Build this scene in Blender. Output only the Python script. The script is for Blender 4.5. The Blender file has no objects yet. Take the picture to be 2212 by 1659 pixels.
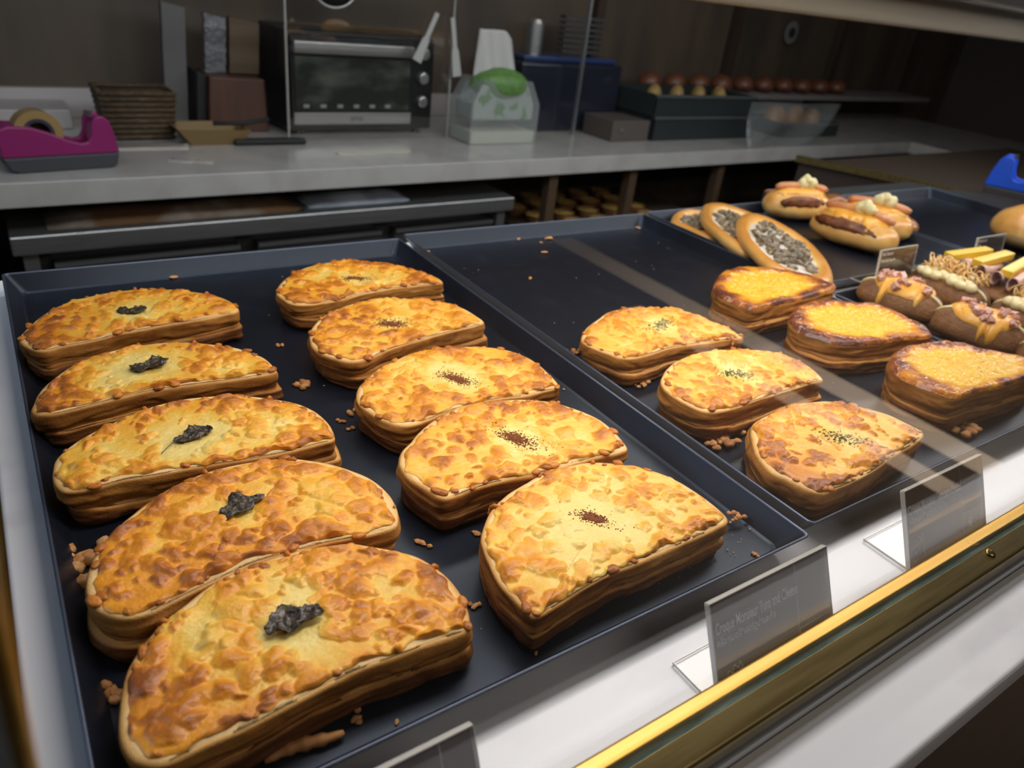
import bpy, math, random
import numpy as np
from mathutils import Matrix, Vector

# ------------------------------------------------------------------ camera, light, exposure
sc = bpy.context.scene
col = sc.collection
IW, IH = 2212.0, 1659.0
CX, CY = 1106.0, 829.5
VA = np.array([3600, 268.5]); VB = np.array([-139, -206.5]); CC = np.array([CX, CY])
FPX = math.sqrt(-float(np.dot(VA-CC, VB-CC)))
CZ = 0.3086                                   # camera height over the marble
def _ray(x, y): return np.array([x-CX, -(y-CY), -FPX])
_X = _ray(*VA); _X /= np.linalg.norm(_X)
_Y = _ray(*VB); _Y /= np.linalg.norm(_Y)
_Z = np.cross(_X, _Y)
MW = np.stack([_X, _Y, _Z], 1)                # world -> camera
def hz(x, y, z):
    """photo pixel -> point on the horizontal plane z"""
    d = MW.T @ _ray(x, y); t = (z-CZ)/d[2]
    return np.array([d[0]*t, d[1]*t, z])
def hy(x, y, Y):
    d = MW.T @ _ray(x, y); t = Y/d[1]
    return np.array([d[0]*t, Y, CZ+d[2]*t])

cam = bpy.data.cameras.new('camera'); cam.sensor_width = 36.0
cam.lens = FPX/IW*36.0; cam.clip_start = 0.01; cam.clip_end = 50
cam.dof.use_dof = True; cam.dof.focus_distance = 0.47; cam.dof.aperture_fstop = 9.0
co = bpy.data.objects.new('camera', cam); col.objects.link(co)
m4 = Matrix([list(MW.T[i])+[0] for i in range(3)]+[[0, 0, 0, 1]])
co.matrix_world = Matrix.Translation((0, 0, CZ)) @ m4
sc.camera = co

w = bpy.data.worlds.new('world'); sc.world = w; w.use_nodes = True
w.node_tree.nodes['Background'].inputs[0].default_value = (0.42, 0.52, 0.80, 1)
w.node_tree.nodes['Background'].inputs[1].default_value = 0.07

def area(name, loc, tgt, sx, sy, power, color=(1, 1, 1)):
    l = bpy.data.lights.new(name, 'AREA'); l.shape = 'RECTANGLE'; l.size = sx; l.size_y = sy
    l.energy = power; l.color = color
    o = bpy.data.objects.new(name, l); col.objects.link(o); o.location = loc
    o.rotation_euler = (Vector(tgt)-Vector(loc)).to_track_quat('-Z', 'Y').to_euler()
    return o
area('case_strip_light', (1.23, 0.325, 0.352), (1.23, 0.31, 0.0), 2.3, 0.10, 6.3, (1.0, 0.95, 0.91))
area('rear_strip_fill', (1.23, 0.63, 0.352), (1.23, 0.62, 0.0), 2.3, 0.06, 3.9, (1.0, 0.94, 0.87))  # second strip, added to brighten the rear toasts
area('kitchen_ceiling_light', (1.2, 0.98, 1.50), (1.2, 1.80, -0.1), 2.6, 0.4, 6.0, (1.0, 0.95, 0.90))
area('aisle_fill_light', (1.1, 0.90, 0.52), (1.1, 1.60, -0.10), 2.6, 0.15, 9.0, (0.86, 0.95, 1.0))  # unseen fill lamp added to brighten the worktop's front faces
area('shop_ceiling_light', (0.9, -0.9, 1.50), (0.6, 0.1, 0.0), 1.6, 0.8, 9.0, (1.0, 0.93, 0.86))
area('cool_window_light', (-1.1, 0.9, 1.0), (0.2, 0.5, 0.0), 0.9, 0.9, 5.0, (0.60, 0.76, 1.0))

dl = area('stripe_fill_light', (2.45, -1.5, 1.55), (2.45, -1.5, -0.9), 0.6, 0.6, 26.0, (1.0, 0.88, 0.74)); dl.data.spread = math.radians(75)  # unseen lamp added to brighten the floor bands mirrored in the glass

sc.view_settings.view_transform = 'Standard'; sc.view_settings.look = 'None'
sc.view_settings.gamma = 1.0; sc.view_settings.use_curve_mapping = False
sc.view_settings.exposure = 0.0
sc.cycles.max_bounces = 8; sc.cycles.transparent_max_bounces = 16
sc.cycles.caustics_reflective = False; sc.cycles.caustics_refractive = False

# ------------------------------------------------------------------ helpers
def _hash(i, j, k, seed):
    n = (i*374761393 + j*668265263 + k*2147483647 + seed*974634777) & 0xffffffff
    n = ((n ^ (n >> 13))*1274126177) & 0xffffffff
    return ((n ^ (n >> 16)) & 0xffff)/65535.0
def vn(p, seed=0):
    """value noise in [-1,1]; p (N,3)"""
    p = np.asarray(p, float); i = np.floor(p).astype(np.int64); f = p-i; f = f*f*(3-2*f)
    out = 0
    for a in (0, 1):
        for b in (0, 1):
            for c_ in (0, 1):
                wgt = (f[:, 0] if a else 1-f[:, 0])*(f[:, 1] if b else 1-f[:, 1])*(f[:, 2] if c_ else 1-f[:, 2])
                out = out+wgt*_hash(i[:, 0]+a, i[:, 1]+b, i[:, 2]+c_, seed)
    return out*2-1
def fbm(p, seed=0, o=3):
    p = np.asarray(p, float); s = 0; a = 1.0; t = 0
    for k in range(o):
        s = s+a*vn(p*2**k, seed+k*17); t += a; a *= .5
    return s/t
def smooth(a, b, x):
    t = np.clip((x-a)/(b-a), 0, 1); return t*t*(3-2*t)

class MB:
    def __init__(s): s.v = []; s.f = []; s.a = []
    def add(s, v, f, a=None):
        n = len(s.v); s.v.extend([tuple(map(float, q)) for q in v]); s.f.extend([tuple(int(i)+n for i in q) for q in f])
        s.a.extend(list(a) if a is not None else [0.0]*len(v)); return s
    def box(s, x0, x1, y0, y1, z0, z1, T=None, a=0.0):
        v = [(x, y, z) for z in (z0, z1) for y in (y0, y1) for x in (x0, x1)]
        if T is not None: v = [tuple(T @ Vector(q)) for q in v]
        return s.add(v, [(0, 2, 3, 1), (4, 5, 7, 6), (0, 1, 5, 4), (2, 6, 7, 3), (0, 4, 6, 2), (1, 3, 7, 5)], [a]*8)
    def prism(s, poly, z0, z1, T=None, a=0.0):
        n = len(poly)
        v = [(p[0], p[1], z0) for p in poly]+[(p[0], p[1], z1) for p in poly]
        if T is not None: v = [tuple(T @ Vector(q)) for q in v]
        f = [tuple(range(n))[::-1], tuple(range(n, 2*n))]+[(i, (i+1) % n, n+(i+1) % n, n+i) for i in range(n)]
        return s.add(v, f, [a]*2*n)
    def rev(s, prof, T=None, n=24, a=0.0):
        """surface of revolution about z, prof [(r,z)...]"""
        v = []; f = []
        for r, z in prof:
            for i in range(n):
                t = 2*math.pi*i/n; v.append((r*math.cos(t), r*math.sin(t), z))
        for k in range(len(prof)-1):
            for i in range(n):
                j = (i+1) % n; f.append((k*n+i, k*n+j, (k+1)*n+j, (k+1)*n+i))
        f.append(tuple(range(n))[::-1]); f.append(tuple((len(prof)-1)*n+i for i in range(n)))
        if T is not None: v = [tuple(T @ Vector(q)) for q in v]
        return s.add(v, f, [a]*len(v))
    def tube(s, path, r, n=8, a=0.0, taper=None):
        path = [Vector(p) for p in path]; v = []; f = []
        for k, p in enumerate(path):
            d = (path[min(k+1, len(path)-1)]-path[max(k-1, 0)]).normalized()
            u = d.cross(Vector((0, 0, 1))); u = u.normalized() if u.length > 1e-4 else Vector((1, 0, 0))
            q = d.cross(u); rr = r*(taper[k] if taper else 1)
            for i in range(n):
                t = 2*math.pi*i/n; v.append(p+u*rr*math.cos(t)+q*rr*math.sin(t))
        for k in range(len(path)-1):
            for i in range(n):
                j = (i+1) % n; f.append((k*n+i, k*n+j, (k+1)*n+j, (k+1)*n+i))
        f.append(tuple(range(n))[::-1]); f.append(tuple((len(path)-1)*n+i for i in range(n)))
        return s.add(v, f, [a]*len(v))
    def blob(s, c, rad, rot=0.0, seed=0, amp=0.18, nf=1.6, nu=14, nv=9, a=0.0, flat=False, tilt=None):
        """noisy ellipsoid"""
        v = []; f = []
        for j in range(nv+1):
            ph = -math.pi/2+math.pi*j/nv
            for i in range(nu):
                t = 2*math.pi*i/nu; v.append((math.cos(ph)*math.cos(t), math.cos(ph)*math.sin(t), math.sin(ph)))
        v = np.array(v); v = v*(1+amp*fbm(v*nf+seed*7.3, seed, 2))[:, None]
        v = v*np.array(rad)
        if flat: v[:, 2] = np.maximum(v[:, 2], -rad[2]*0.35)
        if tilt is not None:
            R = np.array(Matrix.Rotation(tilt, 3, 'Y')); v = v @ R.T
        cr, sr = math.cos(rot), math.sin(rot)
        v = np.stack([v[:, 0]*cr-v[:, 1]*sr, v[:, 0]*sr+v[:, 1]*cr, v[:, 2]], 1)+np.array(c)
        for j in range(nv):
            for i in range(nu):
                k = (i+1) % nu; f.append((j*nu+i, j*nu+k, (j+1)*nu+k, (j+1)*nu+i))
        return s.add(v, f, [a]*len(v))
    def build(s, name, mat, parent=None, sm=False, bevel=0, loc=None, seg=2):
        m = bpy.data.meshes.new(name)
        v = s.v
        if loc is not None: v = [(q[0]-loc[0], q[1]-loc[1], q[2]-loc[2]) for q in v]
        m.from_pydata(v, [], s.f); m.update()
        at = m.attributes.new('tone', 'FLOAT', 'POINT'); at.data.foreach_set('value', [float(q) for q in s.a])
        if sm: m.polygons.foreach_set('use_smooth', [True]*len(m.polygons))
        m.materials.append(mat)
        o = bpy.data.objects.new(name, m); col.objects.link(o)
        if loc is not None: o.location = loc
        if parent is not None: o.parent = parent
        if bevel:
            b = o.modifiers.new('bevel', 'BEVEL'); b.width = bevel; b.segments = seg; b.limit_method = 'ANGLE'
            m.polygons.foreach_set('use_smooth', [True]*len(m.polygons)); 
            wn = o.modifiers.new('wn', 'WEIGHTED_NORMAL')
        return o

def tag(o, label=None, cat=None, group=None, kind=None):
    if label: o['label'] = label
    if cat: o['category'] = cat
    if group: o['group'] = group
    if kind: o['kind'] = kind
    return o
def empty(name, loc, rz=0.0):
    o = bpy.data.objects.new(name, None); col.objects.link(o); o.location = loc; o.rotation_euler = (0, 0, rz)
    o.empty_display_size = 0.02
    return o
def TR(loc, rz=0.0, rx=0.0, ry=0.0):
    return Matrix.Translation(loc) @ Matrix.Rotation(rz, 4, 'Z') @ Matrix.Rotation(ry, 4, 'Y') @ Matrix.Rotation(rx, 4, 'X')

# ------------------------------------------------------------------ materials
MATS = {}
def mat(name, color, rough=0.5, metal=0.0, coat=0.0, spec=0.5, noise=None, bump=None, sss=0.0, coat_r=0.1, aniso=None):
    """noise=(scale, colour2, lo, hi, stretch), bump=(scale, distance, strength)"""
    if name in MATS: return MATS[name]
    m = bpy.data.materials.new(name); m.use_nodes = True; nt = m.node_tree; b = nt.nodes['Principled BSDF']
    b.inputs['Base Color'].default_value = (*color, 1); b.inputs['Roughness'].default_value = rough
    b.inputs['Metallic'].default_value = metal; b.inputs['Coat Weight'].default_value = coat
    b.inputs['Coat Roughness'].default_value = coat_r; b.inputs['Specular IOR Level'].default_value = spec
    if sss:
        b.inputs['Subsurface Weight'].default_value = sss; b.inputs['Subsurface Scale'].default_value = 0.004
        b.inputs['Subsurface Radius'].default_value = (1.0, 0.5, 0.2)
    tc = nt.nodes.new('ShaderNodeTexCoord')
    if noise:
        sca, c2, lo, hi, st = noise
        mp = nt.nodes.new('ShaderNodeMapping'); mp.inputs['Scale'].default_value = st
        nt.links.new(tc.outputs['Object'], mp.inputs[0])
        n = nt.nodes.new('ShaderNodeTexNoise'); n.inputs['Scale'].default_value = sca; n.inputs['Detail'].default_value = 6
        nt.links.new(mp.outputs[0], n.inputs[0])
        r = nt.nodes.new('ShaderNodeValToRGB'); r.color_ramp.elements[0].position = lo; r.color_ramp.elements[1].position = hi
        r.color_ramp.elements[0].color = (*color, 1); r.color_ramp.elements[1].color = (*c2, 1)
        nt.links.new(n.outputs[0], r.inputs[0]); nt.links.new(r.outputs[0], b.inputs['Base Color'])
    if bump:
        n = nt.nodes.new('ShaderNodeTexNoise'); n.inputs['Scale'].default_value = bump[0]; n.inputs['Detail'].default_value = 4
        nt.links.new(tc.outputs['Object'], n.inputs[0])
        bp = nt.nodes.new('ShaderNodeBump'); bp.inputs['Distance'].default_value = bump[1]; bp.inputs['Strength'].default_value = bump[2]
        nt.links.new(n.outputs[0], bp.inputs['Height']); nt.links.new(bp.outputs[0], b.inputs['Normal'])
    MATS[name] = m
    return m
def tonemat(name, stops, rough=(0.45, 0.6), coat=0.0, fine=(900, 0.0003, 0.5), wob=0.12, wscale=160, sss=0.0, spec=0.5, coat_r=.15):
    """colour ramp over the mesh attribute 'tone' (what the surface is there: crumb, crust, browned cheese; shade in bread creases) plus fine noise"""
    m = bpy.data.materials.new(name); m.use_nodes = True; nt = m.node_tree; b = nt.nodes['Principled BSDF']
    at = nt.nodes.new('ShaderNodeAttribute'); at.attribute_name = 'tone'
    tc = nt.nodes.new('ShaderNodeTexCoord')
    n = nt.nodes.new('ShaderNodeTexNoise'); n.inputs['Scale'].default_value = wscale; n.inputs['Detail'].default_value = 5; n.inputs['Roughness'].default_value = .65
    nt.links.new(tc.outputs['Object'], n.inputs[0])
    ma = nt.nodes.new('ShaderNodeMath'); ma.operation = 'MULTIPLY_ADD'; ma.inputs[1].default_value = wob*2; ma.inputs[2].default_value = -wob
    nt.links.new(n.outputs[0], ma.inputs[0])
    ad = nt.nodes.new('ShaderNodeMath'); ad.operation = 'ADD'; nt.links.new(at.outputs['Fac'], ad.inputs[0]); nt.links.new(ma.outputs[0], ad.inputs[1])
    r = nt.nodes.new('ShaderNodeValToRGB'); els = r.color_ramp.elements
    while len(els) < len(stops): els.new(0.5)
    for e, (p, c) in zip(els, stops): e.position = p; e.color = (*c, 1)
    nt.links.new(ad.outputs[0], r.inputs[0]); nt.links.new(r.outputs[0], b.inputs['Base Color'])
    mr = nt.nodes.new('ShaderNodeMapRange'); mr.inputs[3].default_value = rough[0]; mr.inputs[4].default_value = rough[1]
    nt.links.new(at.outputs['Fac'], mr.inputs[0]); nt.links.new(mr.outputs[0], b.inputs['Roughness'])
    b.inputs['Coat Weight'].default_value = coat; b.inputs['Coat Roughness'].default_value = coat_r
    b.inputs['Specular IOR Level'].default_value = spec
    if sss:
        b.inputs['Subsurface Weight'].default_value = sss; b.inputs['Subsurface Scale'].default_value = 0.004
        b.inputs['Subsurface Radius'].default_value = (1.0, 0.5, 0.2)
    n2 = nt.nodes.new('ShaderNodeTexNoise'); n2.inputs['Scale'].default_value = fine[0]; n2.inputs['Detail'].default_value = 3
    nt.links.new(tc.outputs['Object'], n2.inputs[0])
    bp = nt.nodes.new('ShaderNodeBump'); bp.inputs['Distance'].default_value = fine[1]; bp.inputs['Strength'].default_value = fine[2]
    nt.links.new(n2.outputs[0], bp.inputs['Height']); nt.links.new(bp.outputs[0], b.inputs['Normal'])
    return m
def glass(name, tint=(1, 1, 1), ior=1.5, rough=0.0, opac=0.0):
    m = bpy.data.materials.new(name); m.use_nodes = True; nt = m.node_tree; nt.nodes.remove(nt.nodes['Principled BSDF'])
    out = nt.nodes['Material Output']
    t = nt.nodes.new('ShaderNodeBsdfTransparent'); t.inputs[0].default_value = (*tint, 1)
    g = nt.nodes.new('ShaderNodeBsdfGlossy'); g.inputs['Roughness'].default_value = rough
    ge = nt.nodes.new('ShaderNodeNewGeometry'); dt = nt.nodes.new('ShaderNodeVectorMath'); dt.operation = 'DOT_PRODUCT'
    nt.links.new(ge.outputs['Incoming'], dt.inputs[0]); nt.links.new(ge.outputs['Normal'], dt.inputs[1])
    def mth(op, a_, b_=None, inv=False):
        q = nt.nodes.new('ShaderNodeMath'); q.operation = op
        for k, u in enumerate((a_, b_)):
            if u is None: continue
            if isinstance(u, (int, float)): q.inputs[k].default_value = u
            else: nt.links.new(u, q.inputs[k])
        return q.outputs[0]
    f0 = ((ior-1)/(ior+1))**2                                   # Schlick's reflectance, the same from both faces
    sch = mth('ADD', mth('MULTIPLY', mth('POWER', mth('SUBTRACT', 1.0, mth('ABSOLUTE', dt.outputs['Value'])), 5.0), 1-f0), f0)
    mx = nt.nodes.new('ShaderNodeMixShader')
    nt.links.new(sch, mx.inputs[0]); nt.links.new(t.outputs[0], mx.inputs[1]); nt.links.new(g.outputs[0], mx.inputs[2])
    if opac:
        d = nt.nodes.new('ShaderNodeBsdfDiffuse'); d.inputs[0].default_value = (*tint, 1)
        m2 = nt.nodes.new('ShaderNodeMixShader'); m2.inputs[0].default_value = opac
        nt.links.new(mx.outputs[0], m2.inputs[1]); nt.links.new(d.outputs[0], m2.inputs[2]); nt.links.new(m2.outputs[0], out.inputs[0])
    else: nt.links.new(mx.outputs[0], out.inputs[0])
    return m

CHEESE = tonemat('baked_cheese', [(0.0, (.92, .71, .23)), (.22, (.92, .55, .080)), (.46, (.86, .345, .022)), (.70, (.56, .180, .016)), (1.0, (.30, .085, .014))],
                 rough=(.36, .42), coat=.18, fine=(520, .0006, .7), wob=.13, wscale=200, sss=.10, spec=.4)
BREAD = tonemat('toasted_bread', [(0.0, (.90, .64, .31)), (.3, (.80, .46, .15)), (.58, (.56, .245, .050)), (.80, (.36, .135, .024)), (1.0, (.15, .050, .011))],
                rough=(.65, .50), fine=(900, .0005, .7), wob=.20, wscale=85, spec=.3)
CUSTARD = tonemat('glazed_custard', [(0.0, (.95, .58, .035)), (.3, (.90, .44, .022)), (.55, (.66, .24, .018)), (.78, (.34, .09, .016)), (1.0, (.12, .028, .014))],
                  rough=(.50, .34), coat=.50, fine=(300, .0026, 1.0), wob=.24, wscale=230, sss=.04, coat_r=.06, spec=.2)
BUN = tonemat('golden_bun', [(0.0, (.90, .68, .36)), (.3, (.90, .56, .18)), (.6, (.70, .31, .055)), (1.0, (.30, .10, .025))],
              rough=(.38, .3), coat=.5, fine=(600, .0003, .4), wob=.10, wscale=90, sss=.05)
COCOA = tonemat('cocoa_bread', [(0.0, (.80, .62, .36)), (.4, (.40, .19, .07)), (1.0, (.15, .062, .022))], rough=(.6, .65), fine=(330, .0014, .9), wob=.34, wscale=150)
MELT = tonemat('melted_cheddar', [(0.0, (.90, .66, .26)), (.5, (.90, .46, .06)), (1.0, (.72, .26, .03))], rough=(.3, .4), coat=.3, fine=(500, .0004, .5), wob=.15, wscale=200, sss=.1)
CRUMB = tonemat('crumb_crust', [(0.0, (.85, .55, .25)), (.5, (.60, .27, .08)), (1.0, (.28, .10, .03))], rough=(.5, .6), fine=(1500, .0004, .6), wob=.2, wscale=400)
TRAY = mat('black_tray', (.0078, .0100, .0172), .34, 0.0, spec=.50, bump=(1400, .0001, .3), noise=(35, (.0125, .016, .027), .52, .75, (1, 1, 1)))
TRAYRIM = mat('worn_tray_rim', (.09, .11, .16), .3, .6)
_b = TRAY.node_tree.nodes['Principled BSDF']; _b.inputs['Specular Tint'].default_value = (.66, .80, 1.0, 1)  # blue sheen of cool light put into the tray's specular colour
MARBLE = mat('white_marble', (.80, .80, .82), .28, 0, coat=.2, noise=(7, (.60, .60, .63), .55, .80, (1, 2.2, 1)))
MARBLE2 = mat('grey_quartz', (.42, .40, .38), .22, 0, coat=.3, noise=(14, (.36, .34, .32), .4, .7, (1, 1, 1)))
BRASS = mat('brushed_brass', (.78, .50, .15), .44, 1.0, noise=(60, (.66, .38, .08), .4, .7, (.05, 6, 6)))
BRASS2 = mat('olive_brass', (.26, .20, .085), .40, 1.0, noise=(50, (.17, .125, .05), .4, .7, (.3, 4, 4)))  # darker olive brass for the outer lip and cabinet edge
STEEL = mat('brushed_steel', (.55, .55, .55), .32, .9, noise=(40, (.42, .42, .42), .35, .7, (.1, 5, 5)))
DSTEEL = mat('dark_steel', (.10, .10, .10), .4, .6)
BLACK = mat('black_plastic', (.012, .012, .013), .35)
BLACKM = mat('matt_black', (.010, .010, .010), .7)
WOOD = mat('dark_wood', (.060, .036, .022), .5, noise=(9, (.030, .018, .012), .35, .7, (1, 1, .12)))
WOODR = mat('red_brown_wood', (.085, .034, .020), .5, noise=(30, (.055, .022, .013), .35, .7, (1, 1, .15)))
GLASS = glass('clear_glass')
ACR = glass('clear_acrylic', (.97, .97, .96), 1.49)
ACRE = mat('acrylic_edge', (.62, .60, .55), .15, 0, coat=.8)
GEDGE = mat('green_glass_edge', (.10, .17, .15), .12, 0, coat=.8, noise=(80, (.28, .38, .34), .45, .75, (.3, 3, 3)))
CARD = mat('brown_card', (.090, .064, .055), .4, coat=.2, noise=(25, (.115, .080, .062), .4, .7, (.3, 2, 2)))
INK = mat('white_ink', (.90, .88, .88), .5)
WHITE = mat('white_plastic', (.75, .74, .72), .5)
GLEAF = mat('charred_mushroom', (.045, .032, .020), .38, coat=.3, noise=(160, (.11, .08, .045), .5, .75, (1, 1, 1)), bump=(500, .0006, .8))
CHILI = mat('chilli_powder', (.33, .085, .012), .8, noise=(900, (.12, .03, .008), .4, .6, (1, 1, 1)))
HERB = mat('green_herb', (.035, .075, .018), .7)

# ------------------------------------------------------------------ the setting
b = MB().box(-1.6, 4.6, -3.4, 3.0, -.95, -.93); FLOORM = mat('floor_tile', (.060, .048, .040), .4, noise=(3, (.085, .066, .052), .4, .7, (1, 1, 1)))
tag(b.build('floor', FLOORM), kind='structure')
tag(MB().box(-1.6, 4.6, -3.4, 3.0, 1.62, 1.64).build('ceiling', mat('ceiling_paint', (.16, .14, .13), .8)), kind='structure')
WALLM = mat('wall_panel', (.100, .070, .046), .55, noise=(3.2, (.050, .038, .029), .35, .65, (2.2, 1, .5)))
WY0 = 2.13; WS = 0.045                                        # back wall and worktop run slightly askew to the case
def skew(x, y): return (x, y+WS*x)
tag(MB().prism([skew(-1.6, WY0), skew(4.6, WY0), skew(4.6, WY0+.05), skew(-1.6, WY0+.05)], -.95, 1.62).build('wall_back', WALLM), kind='structure')
DW = mat('side_wall', (.07, .055, .045), .7)
tag(MB().box(-1.62, -1.58, -3.4, 3.0, -.95, 1.62).build('wall_left', DW), kind='structure')
tag(MB().box(4.58, 4.62, -3.4, 3.0, -.95, 1.62).build('wall_right', DW), kind='structure')
tag(MB().box(-1.6, 4.6, -3.42, -3.38, -.95, 1.62).build('wall_front', mat('front_wall', (.12, .10, .085), .7)), kind='structure')

tag(MB().box(2.47, 2.62, -2.85, -.15, -.9295, -.9275).build('stripe_reflector_1', mat('stripe_reflector', (.72, .60, .48), .5)), kind='structure')  # pale floor band added so the glass mirrors a stripe
tag(MB().box(2.22, 2.33, -1.95, -.15, -.9295, -.9275).build('stripe_reflector_2', mat('stripe_reflector', (.72, .60, .48), .5)), kind='structure')  # second added band, mirrored in the glass as another stripe
# display counter: cabinet, marble slab
ct = empty('display_counter', (1.0, .45, -.93))
tag(ct, 'long display counter with a white marble top carrying the black trays', 'counter')
def part(mb, name, m, root, **k):
    loc = tuple(root.location)
    v = [(q[0]-loc[0], q[1]-loc[1], q[2]-loc[2]) for q in mb.v]; mb.v = v
    return mb.build(name, m, root, **k)
part(MB().prism([(-.035, .061), (2.35, .061), (2.35, .50), (1.90, .50), (1.86, .69), (1.80, .815), (-.035, .815)], -.024, 0), 'marble_top', MARBLE, ct, bevel=.003)
part(MB().prism([(-.02, .075), (2.33, .075), (2.33, .49), (1.89, .49), (1.85, .685), (1.79, .80), (-.02, .80)], -.93, -.0245), 'cabinet', mat('cabinet_brown', (.10, .055, .032), .5, noise=(8, (.07, .038, .022), .4, .7, (1, 1, .2))), ct)
part(MB().prism([(1.225, .816), (1.79, .816), (1.75, .90), (1.225, .90)], -.10, -.001), 'rear_ledge', BLACKM, ct)
part(MB().box(-.035, 2.35, .0985, .1018, .0001, .0022), 'sealant_line', mat('clear_sealant', (.55, .52, .47), .25, coat=.5), ct)

# brass glazing channel with the front glass standing in it
rail = empty('glazing_rail', (1.0, .12, 0))
tag(rail, 'long brass channel holding the front glass along the marble counter edge', 'rail')
def extr(poly, x0, x1):
    """yz polygon extruded along x"""
    n = len(poly); v = [(x0, p[0], p[1]) for p in poly]+[(x1, p[0], p[1]) for p in poly]
    f = [tuple(range(n))[::-1], tuple(range(n, 2*n))]+[(i, (i+1) % n, n+(i+1) % n, n+i) for i in range(n)]
    return MB().add(v, f)
part(extr([(.1300, .0005), (.1215, .0005), (.1215, .0232), (.1285, .0225), (.1300, .0205)], -.03, 2.35), 'inner_lip', BRASS, rail, bevel=.0006)
part(extr([(.1178, .004), (.1178, .0208), (.1062, .0185), (.1048, .0170), (.1048, .0105), (.1110, .0105), (.1110, .004)], -.03, 2.35), 'outer_lip', BRASS2, rail, bevel=.0006)
part(extr([(.1052, .0001), (.1215, .0001), (.1215, .004), (.1110, .004), (.1110, .0104), (.1052, .0104)], -.03, 2.35), 'base_profile', mat('grey_alloy', (.33, .31, .27), .35, .9), rail)
part(extr([(.1181, .0041), (.1213, .0041), (.1213, .0200), (.1181, .0190)], -.03, 2.35), 'glass_edge', GEDGE, rail)
sx, sy = 0.485+.01, 0.1130
T = TR((sx-.01, sy, .0200), 0, .19)
scw = MB().rev([(.0034, -.001), (.0034, .0006), (.0026, .0012), (0.0005, .0014)], T, 20)
so = part(scw, 'screw', mat('screw_brass', (.30, .20, .06), .3, 1.0), rail, sm=True)
s2 = MB().box(-.002, .002, -.0004, .0004, .0010, .00155, T).box(-.0004, .0004, -.002, .002, .0010, .00155, T)
s2.v = [(q[0]-1.0, q[1]-.12, q[2]) for q in s2.v]
s2.build('cross_slot', BLACKM, so)
gp = MB().box(-.03, 2.34, .1185, .1207, .0212, .362).build('front_glass_pane', GLASS)
tag(gp, 'clear front glass pane standing upright in the brass channel', 'glass pane')

# canopy over the case, light bar
cn = empty('case_canopy', (1.0, .45, .36))
tag(cn, 'brown metal canopy rail across the top right of the display case', 'canopy')
part(MB().box(-.03, 2.6, .10, .835, .372, .385), 'top_panel', mat('canopy_blue_bounce', (.40, .52, .78), .5), cn)  # panel tinted blue to throw cool light on the tray walls
part(MB().box(-.03, 2.6, .775, .83, .3085, .372), 'rear_rail', mat('bronze_rail', (.30, .27, .20), .40, .2, noise=(20, (.24, .21, .16), .4, .7, (.1, 3, 3))), cn, bevel=.006)
for y0_, y1_ in ((.275, .375), (.60, .66)): part(MB().box(-.03, 2.6, y0_, y1_, .3545, .372), 'light_bar', mat('bar_alloy', (.6, .6, .6), .3, .8), cn)  # rear bar added to house the rear fill strip

# left end: dark glazing strip and brass corner post
le = empty('end_frame', (-.05, .45, 0)); tag(le, 'dark end frame with a brass corner post at the left edge', 'frame')
part(MB().box(-.060, -.038, .10, .82, -.93, -.006), 'dark_side', BLACKM, le)
part(MB().tube([(-.0085, .078, .262), (-.0145, .10, .178), (-.020, .118, .10), (-.0285, .128, .0)], .0016, 10), 'corner_post', BRASS, le, sm=True)

# ------------------------------------------------------------------ trays
def tray(x0, x1, y0, y1, label):
    r = empty('baking_tray', ((x0+x1)/2, (y0+y1)/2, .0005))
    tag(r, label, 'tray', 'black baking trays on the marble')
    X = (x1-x0)/2; Y = (y1-y0)/2; H = .0195; fl = .0105; rc = .007
    def ring(ins, z, k):
        pts = []
        for sxx, syy, a0 in ((1, 1, 0), (-1, 1, 90), (-1, -1, 180), (1, -1, 270)):
            cx_, cy_ = sxx*(X-ins-rc*k), syy*(Y-ins-rc*k)
            for q in range(6):
                t = math.radians(a0+q*18); pts.append((cx_+rc*k*math.cos(t), cy_+rc*k*math.sin(t), z))
        return pts
    rings = [ring(fl+.0008, 0, .9), ring(-.0, H-.0010, .6), ring(-.0008, H-.0006, .6), ring(-.0006, H, .6), ring(.0006, H, .6), ring(.0010, H-.0006, .6),
             ring(fl-.0005, .0040, .9), ring(fl+.0015, .0028, 1.0)]
    n = 24; v = [p for q in rings for p in q]; f = [tuple(range(n))[::-1]]
    for k in range(len(rings)-1):
        for i in range(n):
            j = (i+1) % n; f.append((k*n+i, k*n+j, (k+1)*n+j, (k+1)*n+i))
    f.append(tuple((len(rings)-1)*n+i for i in range(n)))
    o = MB().add(v, f).build('pan', TRAY, r)
    w0 = [ring(-.00095, H-.0007, .6), ring(-.0007, H+.00025, .6), ring(.0007, H+.00025, .6), ring(.0011, H-.0007, .6)]
    v = [p for q in w0 for p in q]; f = []
    for k in range(3):
        for i in range(n):
            j = (i+1) % n; f.append((k*n+i, k*n+j, (k+1)*n+j, (k+1)*n+i))
    MB().add(v, f).build('rim', TRAYRIM, r, sm=True)
    return r
tag(MB().prism([(1.645, .187), (1.99, .187), (1.86, .685), (1.80, .812), (1.645, .812)], .0005, .003).build('black_mat', BLACKM), 'flat black mat at the far right end of the marble', 'mat')
FZ = .0033+.0005                                            # height of the tray floors
tray(-.0125, .3874, .1808, .7761, 'nearest black tray holding ten cheese toasts in two columns')
tray(.3995, .7990, .1870, .7885, 'black tray with a bare back half and six toasts at its front right')
tray(.8110, 1.2150, .4870, .7940, 'black tray at the back holding the mushroom breads and sausage buns')
tray(.8110, 1.2150, .1870, .4600, 'black tray at the right under the cocoa loaves')
tray(1.2270, 1.6300, .1870, .7940, 'nearly empty black tray at the far right beyond the sausage buns')

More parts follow.
